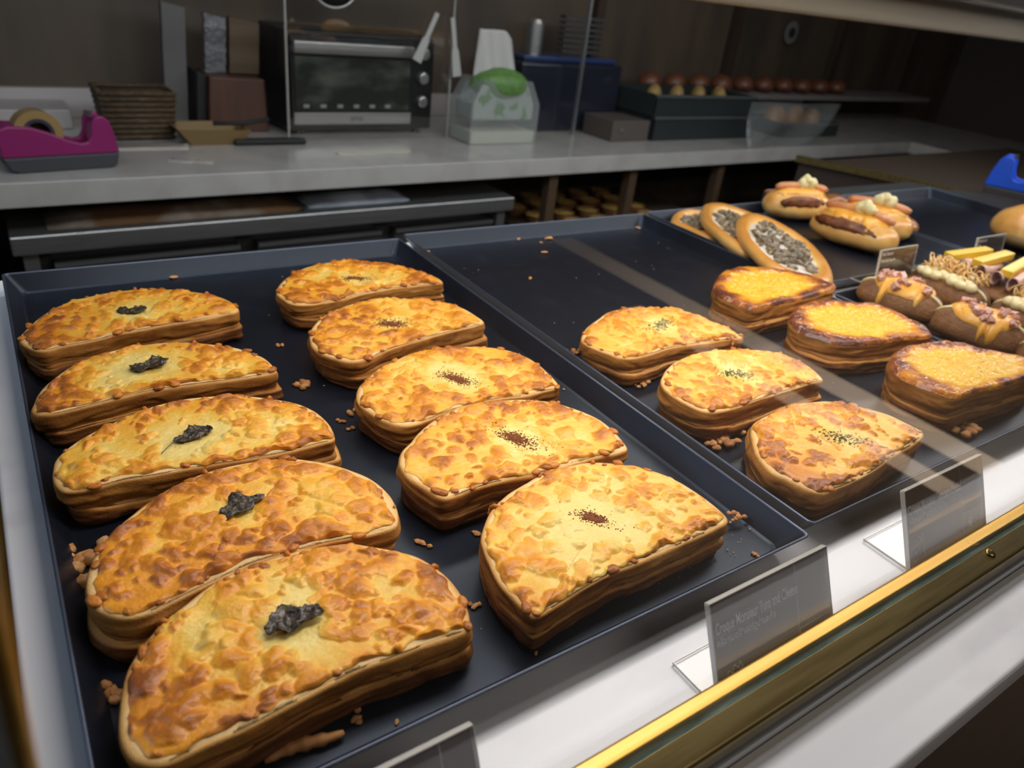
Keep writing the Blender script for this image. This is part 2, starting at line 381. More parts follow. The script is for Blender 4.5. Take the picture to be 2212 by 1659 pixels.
# ------------------------------------------------------------------ toasts
def catmull(pts, n):
    P = np.array(pts, float); N = len(P); out = []
    for i in range(N):
        p0, p1, p2, p3 = P[i-1], P[i], P[(i+1) % N], P[(i+2) % N]
        for t in np.linspace(0, 1, 24, endpoint=False):
            out.append(.5*((2*p1)+(-p0+p2)*t+(2*p0-5*p1+4*p2-p3)*t*t+(-p0+3*p1-3*p2+p3)*t**3))
    out = np.array(out); d = np.linalg.norm(np.roll(out, -1, 0)-out, axis=1); s = np.concatenate([[0], np.cumsum(d)]); o2 = np.vstack([out, out[:1]])
    q = np.linspace(0, s[-1], n, endpoint=False)
    R = np.stack([np.interp(q, s, o2[:, k]) for k in range(2)], 1)
    for _ in range(2): R = .25*np.roll(R, 1, 0)+.5*R+.25*np.roll(R, -1, 0)
    a = .5*np.sum(R[:, 0]*np.roll(R[:, 1], -1)-np.roll(R[:, 0], -1)*R[:, 1])
    return R if a > 0 else R[::-1]
def normals2(R):
    t = np.roll(R, -1, 0)-np.roll(R, 1, 0); t /= np.linalg.norm(t, axis=1)[:, None]+1e-9
    n = np.stack([t[:, 1], -t[:, 0]], 1)
    for _ in range(3): n = .25*np.roll(n, 1, 0)+.5*n+.25*np.roll(n, -1, 0)
    return n
def ringmesh(rings, cap0=True, cap1=True):
    n = len(rings[0]); f = []
    for k in range(len(rings)-1):
        for i in range(n):
            j = (i+1) % n; f.append((k*n+i, (k+1)*n+i, (k+1)*n+j, k*n+j))
    if cap0: f.append(tuple(range(n)))
    if cap1: f.append(tuple((len(rings)-1)*n+i for i in range(n))[::-1])
    return np.vstack(rings), f
def clump(p, seed):
    """0..1 patchiness"""
    return smooth(-.35, .45, fbm(p, seed, 3))

def crease(th, seed, amp=.0022):
    return amp*fbm(np.c_[np.cos(th)*2.6, np.sin(th)*2.6, np.full(len(th), seed*1.3)], seed+77, 3)*1.6
def slice_mesh(R, zt, zb, seed, wr=.0011, crust_top=0.0, cz=None, up=True, fold=0.0):
    """one bread slice: rounded crust side and flat faces"""
    N = len(R); nn = normals2(R); c = R.mean(0)
    seg = np.linalg.norm(np.roll(R, -1, 0)-R, axis=1); s = np.concatenate([[0], np.cumsum(seg)[:-1]]); L = seg.sum(); th = s/L*2*math.pi
    rings = []; tones = []
    # top face from the middle outwards
    for q in (.05, .3, .55, .75, .88, .95):
        P = c+(R-c)*q; z = zt+.0004*vn(np.c_[P*120, np.zeros(N)], seed+3)
        rings.append(np.c_[P, z]); tones.append(np.full(N, crust_top+.05))
    for fr, ins in ((0, .0022), (.03, .0010), (.08, .0002), (.14, -.0001), (.21, -.0003), (.28, -.0005), (.35, -.0006), (.42, -.0007), (.49, -.0007), (.56, -.0007), (.63, -.0006), (.70, -.0004), (.77, -.0001), (.84, .0004), (.90, .0010), (.96, .0020), (1.0, .0036)):
        z = zt+(zb-zt)*fr
        cyc = np.c_[np.cos(th)*L*8, np.sin(th)*L*8, np.full(N, z*330)]
        env = math.sin(min(1, max(0, fr*1.4+.05))*math.pi/2)
        d = wr*fbm(cyc, seed, 3)*env+.0016*vn(np.c_[np.cos(th)*L*3.5, np.sin(th)*L*3.5, np.full(N, z*60)], seed+9)*env
        rv = vn(np.c_[np.cos(th)*L*4.2, np.sin(th)*L*4.2, np.full(N, z*150)], seed+41)+.4*vn(np.c_[np.cos(th)*L*13, np.sin(th)*L*13, np.full(N, z*260)], seed+42)
        rdg = (1-np.clip(np.abs(rv)*3.2, 0, 1))**1.5*env
        d = d-.0008*rdg
        if fold: d = d+fold*env*np.abs(vn(np.c_[np.cos(th)*L*5+z*70, np.sin(th)*L*5, np.full(N, z*230)], seed+31))*-1
        P = R+nn*(-ins+d)[:, None]
        zz = np.full(N, z)
        if cz is not None: zz = zz+crease(th, cz)*(fr if up else 1-fr)
        rings.append(np.c_[P, zz])
        tt = np.maximum(crust_top, .18)+.12+.46*smooth(-.03, .14, fr)*np.ones(N)+.30*fbm(cyc*.35, seed+5, 3)-.55*d/.004*.3+.14*rdg-.05  # shade of creases and dents is put into the tone too
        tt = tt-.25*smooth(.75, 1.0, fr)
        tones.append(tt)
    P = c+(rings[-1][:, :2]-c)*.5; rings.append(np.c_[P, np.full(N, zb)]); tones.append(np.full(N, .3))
    v, f = ringmesh(rings)
    f = [q[::-1] for q in f]
    return v, f, np.concatenate(tones)

def bump_field(P, seed, c, R, dens=1.0, rr=(.0020, .0074), hh=(.0012, .0036), calm=None):
    """rounded, irregular blisters; returns height and blister strength"""
    rng = np.random.RandomState(seed)
    lo, hi = R.min(0), R.max(0); A = (hi-lo).prod()
    n = int(A*15500*dens)
    cen = lo+rng.rand(n, 2)*(hi-lo)
    W = P+np.stack([fbm(np.c_[P*170, np.full(len(P), 1.)], seed+1, 2), fbm(np.c_[P*170, np.full(len(P), 9.)], seed+2, 2)], 1)*.0032
    H = np.zeros(len(P)); B = np.zeros(len(P))
    for i in range(n):
        r = rr[0]+(rr[1]-rr[0])*rng.rand()**1.8; an = rng.rand()*math.pi; el = 1+rng.rand()*.9; h = (hh[0]+(hh[1]-hh[0])*rng.rand())*(.5+.5*r/rr[1]); bw = .45+.55*rng.rand()
        if calm is not None:
            dc = np.hypot(*(cen[i]-calm[0])); k = smooth(calm[1]*.35, calm[1]*1.25, dc)
            if rng.rand() > .25+.75*k: continue
            h *= .35+.65*k; bw *= .15+.85*k
        d = W-cen[i]; ca, sa = math.cos(an), math.sin(an)
        u = (d[:, 0]*ca+d[:, 1]*sa)/el; v_ = -d[:, 0]*sa+d[:, 1]*ca
        q = np.clip(1-(u*u+v_*v_)/(r*r), 0, 1)
        hb = h*q**1.05
        B = np.maximum(B, bw*q**.8)
        k_ = .0005; e_ = np.clip(.5+.5*(hb-H)/k_, 0, 1); H = H*(1-e_)+hb*e_+k_*e_*(1-e_)*(hb > 1e-6)
    return H, B

def offset_to_edge(R, ang_n=None): return R

def cheese_mesh(R, z0, seed, calm_c, calm_r, brown=0.0, inset=.0042, dens=1.0, lowside=None, spread=.0016):
    N = len(R); c = R.mean(0); nn = normals2(R)
    seg = np.linalg.norm(np.roll(R, -1, 0)-R, axis=1); s = np.concatenate([[0], np.cumsum(seg)[:-1]]); L = seg.sum(); th = s/L*2*math.pi
    edge = inset*.85+spread*2.6*fbm(np.c_[np.cos(th)*L*16, np.sin(th)*L*16, np.full(N, seed*.7)], seed, 3)
    E = R-nn*np.maximum(edge, -.0006)[:, None]
    nr = 84; rad = np.concatenate([[0.015], np.linspace(.03, 1, nr)**.9]); P = []; rr = []
    for q in rad: P.append(c+(E-c)*q); rr.append(np.full(N, q))
    P = np.vstack(P); rr = np.concatenate(rr)
    H, B = bump_field(P, seed, c, R, dens=dens, calm=(calm_c, calm_r))
    H = H+.0011*fbm(np.c_[P*70, np.full(len(P), 3.)], seed+7, 3)+.00035*np.abs(fbm(np.c_[P*260, np.full(len(P), 5.)], seed+8, 2))
    fall = np.sqrt(np.clip((1-rr)/.045, 0, 1)); z = z0+.0001+(.0011+H)*(.12+.88*fall)
    dist = np.hypot(*(P-calm_c).T)
    low = fbm(np.c_[P*24, np.full(len(P), 2.)], seed+11, 3)
    mid = fbm(np.c_[P*75, np.full(len(P), 6.)], seed+21, 3)
    tone = .20+.58*B*(.80+.55*low)+.24*low+.14*mid+.14*smooth(.62, .97, rr)+brown-.20*(1-smooth(calm_r*.3, calm_r*1.5, dist))
    tone = tone+.05*fbm(np.c_[P*400, np.full(len(P), 1.)], seed+4, 2)
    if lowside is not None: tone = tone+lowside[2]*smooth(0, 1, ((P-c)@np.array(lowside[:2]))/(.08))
    v = np.c_[P, z]; f = []
    for k in range(len(rad)-1):
        for i in range(N):
            j = (i+1) % N; f.append((k*N+i, k*N+j, (k+1)*N+j, (k+1)*N+i))
    f.append(tuple(range(N))[::-1])
    f = [q[::-1] for q in f]
    return v, f[:], np.clip(tone, 0, 1), E

def leaf_garnish(c, size, ang, seed, root, zc, stem=False):
    rng = np.random.RandomState(seed); nu, nv = 30, 14; v = []; a = []
    for j in range(nv+1):
        for i in range(nu+1):
            u = i/nu*2-1; w_ = (j/nv*2-1)
            wd = (1-abs(u)**2.2)**.6*.50*(1+.25*math.sin(5*u+seed))
            x = u; y = w_*wd+.12*math.sin(2.5*u+seed)
            v.append((x, y, 0))
    v = np.array(v); ns = fbm(v*3.2+seed, seed, 3); n2 = fbm(v*7+seed, seed+5, 2)
    v[:, 0] += n2*.10; v[:, 1] += fbm(v*5+seed*2, seed+8, 2)*.16
    z = .10+.20*ns+.10*np.abs(n2)+.16*np.abs(v[:, 1])
    v = np.c_[v[:, :2]*size/2, np.maximum(z, .0)*size/2*1.0]
    ca, sa = math.cos(ang), math.sin(ang)
    w_ = np.c_[v[:, 0]*ca-v[:, 1]*sa+c[0], v[:, 0]*sa+v[:, 1]*ca+c[1], v[:, 2]+zc]
    f = []; N1 = nu+1; M_ = len(w_)
    low = w_.copy(); low[:, 2] -= .0009
    for j in range(nv):
        for i in range(nu):
            p = (j*N1+i, j*N1+i+1, (j+1)*N1+i+1, (j+1)*N1+i); f.append(p); f.append(tuple(q+M_ for q in p[::-1]))
    edge = [i for i in range(N1)]+[j*N1+nu for j in range(1, nv+1)]+[nv*N1+i for i in range(nu-1, -1, -1)]+[j*N1 for j in range(nv-1, 0, -1)]
    for k in range(len(edge)):
        p, q = edge[k], edge[(k+1) % len(edge)]; f.append((q, p, p+M_, q+M_))
    mb = MB().add(np.vstack([w_, low]), f)
    if stem:
        d = np.array([-math.cos(ang+.3), -math.sin(ang+.3)])
        mb.tube([(c[0]+d[0]*t*size*.9, c[1]+d[1]*t*size*.9+.002*math.sin(t*3), zc+.0015+.0015*math.sin(t*3)) for t in np.linspace(.3, 1.1, 8)], .00025, 6)
    part(mb, 'mushroom_garnish', GLEAF, root, sm=True)

def sprinkle(c, spread, ang, n, seed, root, zf, name, m, gs, flat=False, kind='stuff', el=2.2):
    rng = np.random.RandomState(seed); mb = MB()
    ca, sa = math.cos(ang), math.sin(ang)
    for i in range(n):
        g = rng.randn(2)*np.array([spread*el/2, spread/2]); 
        if rng.rand() < .12: g = g*1.9
        x = c[0]+g[0]*ca-g[1]*sa; y = c[1]+g[0]*sa+g[1]*ca; s = gs*(.5+rng.rand())
        if flat:
            T_ = TR((x, y, zf(x, y)+.0003), rng.rand()*6.28, rng.randn()*.5, rng.randn()*.4)
            mb.box(-s*1.5, s*1.5, -s*.5, s*.5, 0, s*.35, T_)
        else:
            mb.blob((x, y, zf(x, y)+s*.3), (s, s, s*.6), seed=i, nu=5, nv=3, amp=.3)
    o = part(mb, name, m, root); tag(o, kind=kind); return o

def toast(px, crop, zt, kind, label, seed, calm_px, calm_r=.022, brown=0.0, low=(0, 0), lows=1.0, zb=None, lside=None, dens=1.0, drips=(), lift=0, garn=0.0, group=None, gsz=.022, stem=False):
    ox, oy, k = crop
    W = [hz(ox+x*k, oy+y*k, zt)[:2] for x, y in px]
    R = catmull(W, 340); c = R.mean(0); zb = zb if zb is not None else FZ
    zm = zb+(zt-zb)*.47
    root = empty('cheese_toast' if kind != 'custard' else 'custard_toast', (c[0], c[1], zb))
    tag(root, label, 'toast', group)
    cc = hz(ox+calm_px[0]*k, oy+calm_px[1]*k, zt)[:2]
    fold = .0012 if kind == 'leaf' else (.0020 if kind != 'custard' else .0034)
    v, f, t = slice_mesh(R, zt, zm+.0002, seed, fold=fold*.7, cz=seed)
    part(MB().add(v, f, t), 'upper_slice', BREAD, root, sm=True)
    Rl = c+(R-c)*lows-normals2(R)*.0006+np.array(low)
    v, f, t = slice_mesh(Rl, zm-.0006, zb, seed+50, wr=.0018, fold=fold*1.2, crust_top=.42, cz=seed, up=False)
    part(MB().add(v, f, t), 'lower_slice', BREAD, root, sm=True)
    Rf = R-normals2(R)*.0030+np.array(low)*.5
    v, f, t = slice_mesh(Rf, zm+.0030, zm-.0030, seed+70, wr=.0010)
    part(MB().add(v, f, t*.3+.50), 'filling', BREAD, root, sm=True)
    if kind == 'custard':
        N = len(R); nr = 40; rad = np.linspace(.02, 1.0, nr); P = np.vstack([c+(R-c)*q for q in rad]); rr = np.repeat(rad, N)
        th = np.arctan2(*(P-c).T[::-1])
        wv = .05*np.sin(3*th+seed)+.13*fbm(np.c_[np.cos(th)*3, np.sin(th)*3, np.full(len(P), seed)], seed, 3)
        q = rr+wv
        h = .0022*smooth(.62, .84, q)*(1-smooth(.93, 1.04, rr))+.0006*fbm(np.c_[P*300, np.full(len(P), 1.)], seed, 3)+.0011*fbm(np.c_[P*75, np.full(len(P), 1.)], seed+2, 2)*smooth(.5, .8, q)
        h += .0011*fbm(np.c_[P*480, np.full(len(P), 1.)], seed+3, 2)*(1-smooth(.5, .8, q))
        z = zt+.0007+h+.0004; z = z-.0024*smooth(.955, 1.0, rr)
        tone = .10+.16*fbm(np.c_[P*110, np.full(len(P), 1.)], seed+6, 3)+.80*smooth(.60, .93, q)*(.85+.6*fbm(np.c_[P*60, np.full(len(P), 1.)], seed+7, 2))+brown
        v = np.c_[P, z]; f = []
        for a_ in range(nr-1):
            for i in range(N):
                j = (i+1) % N; f.append((a_*N+i, (a_+1)*N+i, (a_+1)*N+j, a_*N+j))
        f.append(tuple(range(N)))
        part(MB().add(v, f, np.clip(tone, 0, 1)), 'custard_topping', CUSTARD, root, sm=True)
        return root
    v, f, t, E = cheese_mesh(R, zt, seed+100, cc, calm_r, brown=brown, dens=dens, lowside=lside)
    mb = MB().add(v, f, t)
    # blisters and drips of browned cheese along the rim, running over the crust
    rng = np.random.RandomState(seed+5); nn = normals2(R)
    for i in range(20):
        q = int((rng.rand()+.12*math.sin(i*2.1))*len(R)) % len(R); ins = .0050*rng.rand()+.0012; p = R[q]-nn[q]*ins; s = .0009+.0022*rng.rand()**1.5
        mb.blob((p[0], p[1], zt+.0006), (s*1.5, s, s*.62), math.atan2(nn[q][0], -nn[q][1])+rng.randn()*.4, seed=i, a=.62+.3*rng.rand(), nu=12, nv=8, amp=.3)
    for fr, ln in drips:
        q = int(fr*len(R)) % len(R); n_ = nn[q]
        pth = [(R[q][0]-n_[0]*.004, R[q][1]-n_[1]*.004, zt+.0010), (R[q][0]-n_[0]*.0012, R[q][1]-n_[1]*.0012, zt+.0009), (R[q][0]+n_[0]*.0010, R[q][1]+n_[1]*.0010, zt-.0012),
               (R[q][0]+n_[0]*.0014, R[q][1]+n_[1]*.0014, zt-ln*.6), (R[q][0]+n_[0]*.0013, R[q][1]+n_[1]*.0013, zt-ln)]
        mb.tube(pth, .0014, 10, a=.72, taper=[.8, 1.1, .95, .8, 1.0]); mb.blob((pth[-1][0], pth[-1][1], pth[-1][2]), (.0016, .0015, .0017), seed=q, a=.8)
    part(mb, 'cheese_topping', CHEESE, root, sm=True)
    zarr = v[:, 2]; xy = v[:, :2]
    def zf(x, y):
        d = (xy[:, 0]-x)**2+(xy[:, 1]-y)**2; return zarr[int(np.argmin(d))]
    if kind == 'leaf':
        leaf_garnish(cc, gsz, garn, seed, root, zf(cc[0], cc[1])+.0007, stem)
    elif kind == 'chilli':
        sprinkle(cc, gsz*.30, garn, 520, seed, root, zf, 'chilli_powder', CHILI, .00040)
        sprinkle(cc, gsz*.16, garn, 320, seed+1, root, zf, 'chilli_powder', CHILI, .0006)
    elif kind == 'herb':
        sprinkle(cc, gsz*.32, garn, 190, seed, root, zf, 'herb_flakes', HERB, .00052, flat=True)
    return root

K5 = (0, 560, .36165); K6 = (100, 950, .45208); K7 = (560, 540, .36166); K8 = (1000, 960, .42128)
KH = (1180, 640, .30136); K9 = (1580, 560, .36176); K4 = (1400, 360, .36709)
ZT = .0310
GL = 'cheese toasts with a mushroom piece'; GC = 'cheese toasts with chilli powder'; GH = 'cheese toasts with green herbs'; GU = 'custard toasts'
# left column, back to front
toast([(108, 470), (160, 405), (230, 345), (320, 290), (430, 245), (560, 213), (700, 188), (860, 175), (1010, 177), (1150, 190), (1280, 212), (1380, 250), (1428, 295), (1405, 318), (1340, 330), (1200, 362), (1000, 392), (860, 420), (700, 450), (600, 480), (480, 505), (360, 525), (270, 548), (200, 543), (140, 515)], K5, ZT+.001, 'leaf',
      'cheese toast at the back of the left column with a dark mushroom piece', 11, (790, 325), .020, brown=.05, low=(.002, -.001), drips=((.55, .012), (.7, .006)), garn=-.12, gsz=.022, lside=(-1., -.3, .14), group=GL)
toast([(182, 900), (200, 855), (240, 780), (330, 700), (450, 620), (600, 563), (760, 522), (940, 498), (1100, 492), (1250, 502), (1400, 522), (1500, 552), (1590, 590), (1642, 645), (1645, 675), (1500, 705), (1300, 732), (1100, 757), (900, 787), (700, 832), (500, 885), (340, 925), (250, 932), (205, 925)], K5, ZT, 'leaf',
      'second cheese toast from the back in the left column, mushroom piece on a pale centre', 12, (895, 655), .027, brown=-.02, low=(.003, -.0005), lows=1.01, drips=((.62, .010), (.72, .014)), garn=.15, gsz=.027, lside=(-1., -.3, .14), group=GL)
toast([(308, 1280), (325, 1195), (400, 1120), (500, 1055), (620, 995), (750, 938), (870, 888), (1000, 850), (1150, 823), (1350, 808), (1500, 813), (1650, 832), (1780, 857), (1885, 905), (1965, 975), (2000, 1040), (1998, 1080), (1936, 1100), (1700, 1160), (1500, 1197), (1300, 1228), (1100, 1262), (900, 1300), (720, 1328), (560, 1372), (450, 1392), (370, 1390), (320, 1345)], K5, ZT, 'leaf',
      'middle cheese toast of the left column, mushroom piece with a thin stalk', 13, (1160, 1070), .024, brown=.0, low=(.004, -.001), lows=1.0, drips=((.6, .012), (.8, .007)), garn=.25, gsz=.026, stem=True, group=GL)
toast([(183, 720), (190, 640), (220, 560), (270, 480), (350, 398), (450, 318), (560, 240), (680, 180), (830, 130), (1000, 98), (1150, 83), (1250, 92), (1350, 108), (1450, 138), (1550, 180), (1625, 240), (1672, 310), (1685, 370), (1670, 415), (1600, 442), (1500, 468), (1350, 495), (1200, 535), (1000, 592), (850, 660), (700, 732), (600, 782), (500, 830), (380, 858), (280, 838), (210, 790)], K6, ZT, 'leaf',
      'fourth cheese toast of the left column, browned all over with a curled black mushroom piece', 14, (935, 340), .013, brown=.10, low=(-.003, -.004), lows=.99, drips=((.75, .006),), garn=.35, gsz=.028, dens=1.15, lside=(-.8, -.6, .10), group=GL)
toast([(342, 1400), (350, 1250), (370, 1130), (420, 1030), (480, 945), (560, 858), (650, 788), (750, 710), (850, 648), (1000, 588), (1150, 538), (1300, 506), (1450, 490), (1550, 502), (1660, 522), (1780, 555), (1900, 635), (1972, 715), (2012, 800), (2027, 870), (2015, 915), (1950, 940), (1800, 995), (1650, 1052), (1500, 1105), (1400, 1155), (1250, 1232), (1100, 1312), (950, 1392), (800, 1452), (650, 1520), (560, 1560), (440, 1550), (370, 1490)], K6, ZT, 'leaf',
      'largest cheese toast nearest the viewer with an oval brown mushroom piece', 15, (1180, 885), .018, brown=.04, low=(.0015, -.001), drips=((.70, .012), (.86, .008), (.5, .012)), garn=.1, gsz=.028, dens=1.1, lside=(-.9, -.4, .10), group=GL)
# right column of the same tray
toast([(98, 250), (130, 190), (200, 138), (290, 98), (400, 73), (530, 58), (650, 68), (780, 83), (880, 103), (960, 128), (1040, 152), (1092, 180), (1096, 198), (1030, 205), (900, 218), (800, 230), (700, 248), (600, 268), (480, 302), (380, 318), (280, 330), (200, 325), (140, 295)], K7, ZT-.001, 'chilli',
      'cheese toast with chilli powder at the back of the right column', 21, (575, 180), .018, brown=.02, low=(.002, -.002), garn=-.2, gsz=.022, group=GC)
toast([(298, 510), (312, 465), (350, 418), (420, 368), (520, 328), (640, 300), (780, 288), (900, 288), (1030, 298), (1150, 320), (1230, 350), (1290, 385), (1348, 430), (1300, 452), (1200, 477), (1100, 502), (1000, 530), (900, 560), (800, 590), (720, 622), (640, 660), (540, 672), (430, 642), (350, 608), (310, 565)], K7, ZT, 'chilli',
      'second cheese toast from the back of the right column, a long streak of chilli powder', 22, (795, 450), .017, brown=.03, low=(.004, -.002), garn=-.35, gsz=.024, group=GC)
toast([(575, 880), (590, 820), (640, 765), (720, 698), (800, 658), (920, 608), (1050, 583), (1200, 573), (1350, 575), (1480, 593), (1600, 636), (1680, 685), (1740, 740), (1790, 795), (1793, 825), (1700, 848), (1600, 872), (1450, 890), (1300, 918), (1150, 962), (1000, 1022), (900, 1047), (820, 1045), (720, 1010), (640, 960), (590, 920)], K7, ZT-.001, 'chilli',
      'middle cheese toast of the right column, chilli powder trailing to the right', 23, (1180, 780), .024, brown=-.03, low=(.001, -.002), garn=-1.0, gsz=.022, group=GC)
toast([(832, 1265), (850, 1195), (900, 1145), (960, 1078), (1050, 1008), (1180, 942), (1300, 913), (1450, 893), (1600, 888), (1750, 905), (1850, 932), (1950, 968), (2050, 1018), (2130, 1085), (2180, 1145), (2203, 1190), (2150, 1212), (2050, 1232), (1950, 1260), (1800, 1305), (1650, 1345), (1500, 1372), (1300, 1425), (1180, 1472), (1090, 1488), (1000, 1440), (900, 1370), (850, 1315)], K7, ZT, 'chilli',
      'fourth cheese toast of the right column, diagonal dash of chilli powder', 24, (1535, 1135), .022, brown=.0, low=(.0, -.002), garn=-1.15, gsz=.024, drips=((.62, .009),), group=GC)
toast([(88, 480), (108, 400), (150, 320), (220, 255), (300, 207), (400, 150), (520, 110), (650, 88), (780, 93), (900, 113), (1000, 138), (1100, 180), (1200, 240), (1280, 298), (1350, 362), (1360, 400), (1300, 435), (1200, 482), (1100, 525), (1000, 568), (900, 615), (800, 655), (700, 705), (600, 762), (500, 825), (415, 880), (365, 892), (320, 862), (260, 800), (190, 730), (140, 640), (108, 560)], K8, ZT-.001, 'chilli',
      'cheese toast at the front of the right column, round heap of chilli powder', 25, (665, 385), .026, brown=-.05, low=(.0, -.001), garn=-.9, gsz=.014, drips=((.93, .006), (.73, .007)), group=GC)
# second tray
toast([(248, 300), (280, 228), (370, 158), (450, 108), (600, 78), (750, 83), (900, 83), (1030, 113), (1130, 158), (1250, 198), (1340, 248), (1412, 295), (1300, 312), (1180, 330), (1000, 352), (880, 375), (780, 408), (640, 442), (540, 444), (440, 412), (330, 372), (265, 335)], KH, ZT+.001, 'herb',
      'cheese toast with a pinch of green herbs, leftmost in the second tray', 31, (825, 215), .018, brown=.04, low=(.002, -.003), garn=.3, gsz=.026, drips=((.42, .008), (.46, .006), (.5, .007)), group=GH)
toast([(818, 620), (830, 565), (880, 498), (980, 438), (1100, 398), (1250, 378), (1400, 377), (1550, 383), (1700, 415), (1800, 448), (1900, 508), (1975, 575), (1985, 605), (1890, 628), (1780, 665), (1650, 705), (1500, 755), (1400, 792), (1280, 822), (1180, 832), (1080, 812), (960, 752), (860, 682)], KH, ZT+.001, 'herb',
      'cheese toast with green herbs between the leftmost and front ones of the second tray', 32, (1360, 570), .018, brown=.04, low=(.001, -.004), garn=-.5, gsz=.026, drips=((.6, .006),), group=GH)
toast([(118, 1000), (170, 948), (260, 908), (350, 868), (480, 848), (580, 843), (700, 862), (850, 897), (950, 928), (1050, 976), (1130, 1018), (1152, 1052), (1085, 1112), (965, 1182), (880, 1252), (760, 1322), (640, 1372), (550, 1402), (450, 1372), (330, 1312), (240, 1270), (170, 1192), (130, 1112)], K9, ZT+.003, 'herb',
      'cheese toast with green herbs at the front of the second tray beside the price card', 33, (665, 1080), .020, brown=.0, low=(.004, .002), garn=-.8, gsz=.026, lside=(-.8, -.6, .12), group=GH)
toast([(383, 720), (400, 665), (450, 618), (560, 597), (700, 603), (820, 618), (920, 638), (1000, 662), (1060, 688), (1107, 708), (1060, 737), (960, 767), (850, 792), (750, 812), (660, 835), (600, 840), (520, 812), (440, 780), (398, 750)], K4, ZT+.006, 'custard',
      'custard toast with a dark glazed rim at the back of the second tray', 41, (700, 700), brown=.0, low=(.0, -.003), group=GU)
toast([(828, 900), (850, 858), (900, 818), (980, 795), (1100, 795), (1250, 808), (1350, 815), (1430, 848), (1500, 885), (1600, 928), (1672, 985), (1640, 1012), (1500, 1022), (1350, 1042), (1200, 1052), (1100, 1042), (1000, 1012), (900, 980), (850, 942)], K4, ZT+.005, 'custard',
      'long custard toast with a pointed right end in the middle of the second tray', 42, (1100, 900), brown=-.02, low=(-.003, -.004), group=GU)
toast([(1420, 1140), (1460, 1088), (1530, 1063), (1640, 1043), (1740, 1036), (1850, 1048), (1950, 1078), (2100, 1108), (2230, 1140), (2300, 1180), (2290, 1225), (2212, 1252), (2100, 1292), (1950, 1322), (1850, 1357), (1780, 1362), (1680, 1332), (1560, 1280), (1455, 1220)], K4, ZT+.009, 'custard',
      'bright glossy custard toast at the right edge of the second tray', 43, (1800, 1180), brown=-.06, low=(.0, -.002), group=GU)

# ------------------------------------------------------------------ mushroom breads
SAUCE = mat('white_sauce', (.80, .76, .66), .35, coat=.3, bump=(300, .0008, .6))
def mushroom_bread(px, z0, tilt, label, seed):
    ox, oy, k = K4
    R = catmull([hz(ox+x*k, oy+y*k, z0+.016)[:2] for x, y in px], 120); c = R.mean(0); N = 120
    root = empty('mushroom_bread', (c[0], c[1], z0)); tag(root, label, 'bread', 'mushroom breads')
    H = .017; prof = [(.03, .52), (.3, .52), (.6, .53), (.68, .62), (.75, .85), (.83, 1.0), (.91, .96), (.97, .76), (1.0, .5), (.985, .25), (.93, .06), (.85, 0)]
    def zz(P): return z0+(P-c)@np.array(tilt)
    rings = []; tones = []
    for q, h in prof:
        P = c+(R-c)*q; rings.append(np.c_[P, np.maximum(zz(P), FZ-.001)+H*h+.0004*vn(np.c_[P*80, np.zeros(N)], seed)])
        tones.append(np.full(N, {True: .15, False: .42}[q < .70] if h > .3 or q < .6 else .25)+.18*smooth(.8, 1, h)*np.ones(N)+.1*fbm(np.c_[P*30, np.zeros(N)], seed, 2))
    v, f = ringmesh(rings); part(MB().add(v, f, np.concatenate(tones)), 'bun', BUN, root, sm=True)
    rings = []
    for q, h in ((.02, .66), (.3, .66), (.55, .66), (.68, .70), (.735, .60)):
        P = c+(R-c)*(q+.03*fbm(np.c_[(R-c)*80, np.zeros(N)], seed, 2)[:, None]*(q > .1)); rings.append(np.c_[P, zz(P)+H*h+.0010*vn(np.c_[P*120, np.zeros(N)], seed+2)])
    v, f = ringmesh(rings, True, False); part(MB().add(v, f), 'sauce', SAUCE, root, sm=True)
    rng = np.random.RandomState(seed); mb = MB()
    for i in range(110):
        th = rng.rand()*N; q = rng.rand()**.5*.66; P = c+(R[int(th)]-c)*q+np.array([.002, -.001])
        s = .0034+.0036*rng.rand()
        mb.blob((P[0], P[1], zz(P[None])[0]+H*.74+.001*rng.rand()), (s*1.5, s*.8, s*.5), rng.rand()*6.28, seed=i, nu=9, nv=6, amp=.35, tilt=rng.randn()*.4)
    o = part(mb, 'mushroom_pieces', mat('mushroom_bits', (.10, .075, .05), .45, coat=.2, noise=(200, (.42, .34, .22), .4, .7, (1, 1, 1))), root, sm=True); tag(o, kind='stuff')
mushroom_bread([(135, 310), (150, 270), (200, 248), (290, 245), (400, 262), (480, 300), (510, 350), (470, 395), (400, 412), (340, 402), (280, 385), (200, 345), (150, 328)], FZ, (0, 0), 'rearmost oval mushroom bread, mostly hidden behind the other two', 51)
mushroom_bread([(305, 290), (320, 240), (370, 222), (450, 219), (560, 238), (660, 268), (760, 312), (800, 370), (770, 430), (680, 480), (600, 495), (520, 472), (420, 412), (350, 362), (315, 330)], FZ+.010, (-.10, .10), 'middle oval mushroom bread leaning on the rearmost one', 52)
mushroom_bread([(512, 370), (525, 320), (580, 296), (660, 300), (760, 330), (860, 370), (960, 420), (1050, 490), (1102, 550), (1116, 600), (1090, 640), (1020, 650), (900, 635), (780, 600), (670, 540), (580, 470), (530, 415)], FZ+.018, (-.06, .12), 'front oval mushroom bread with white sauce showing at its right', 53)

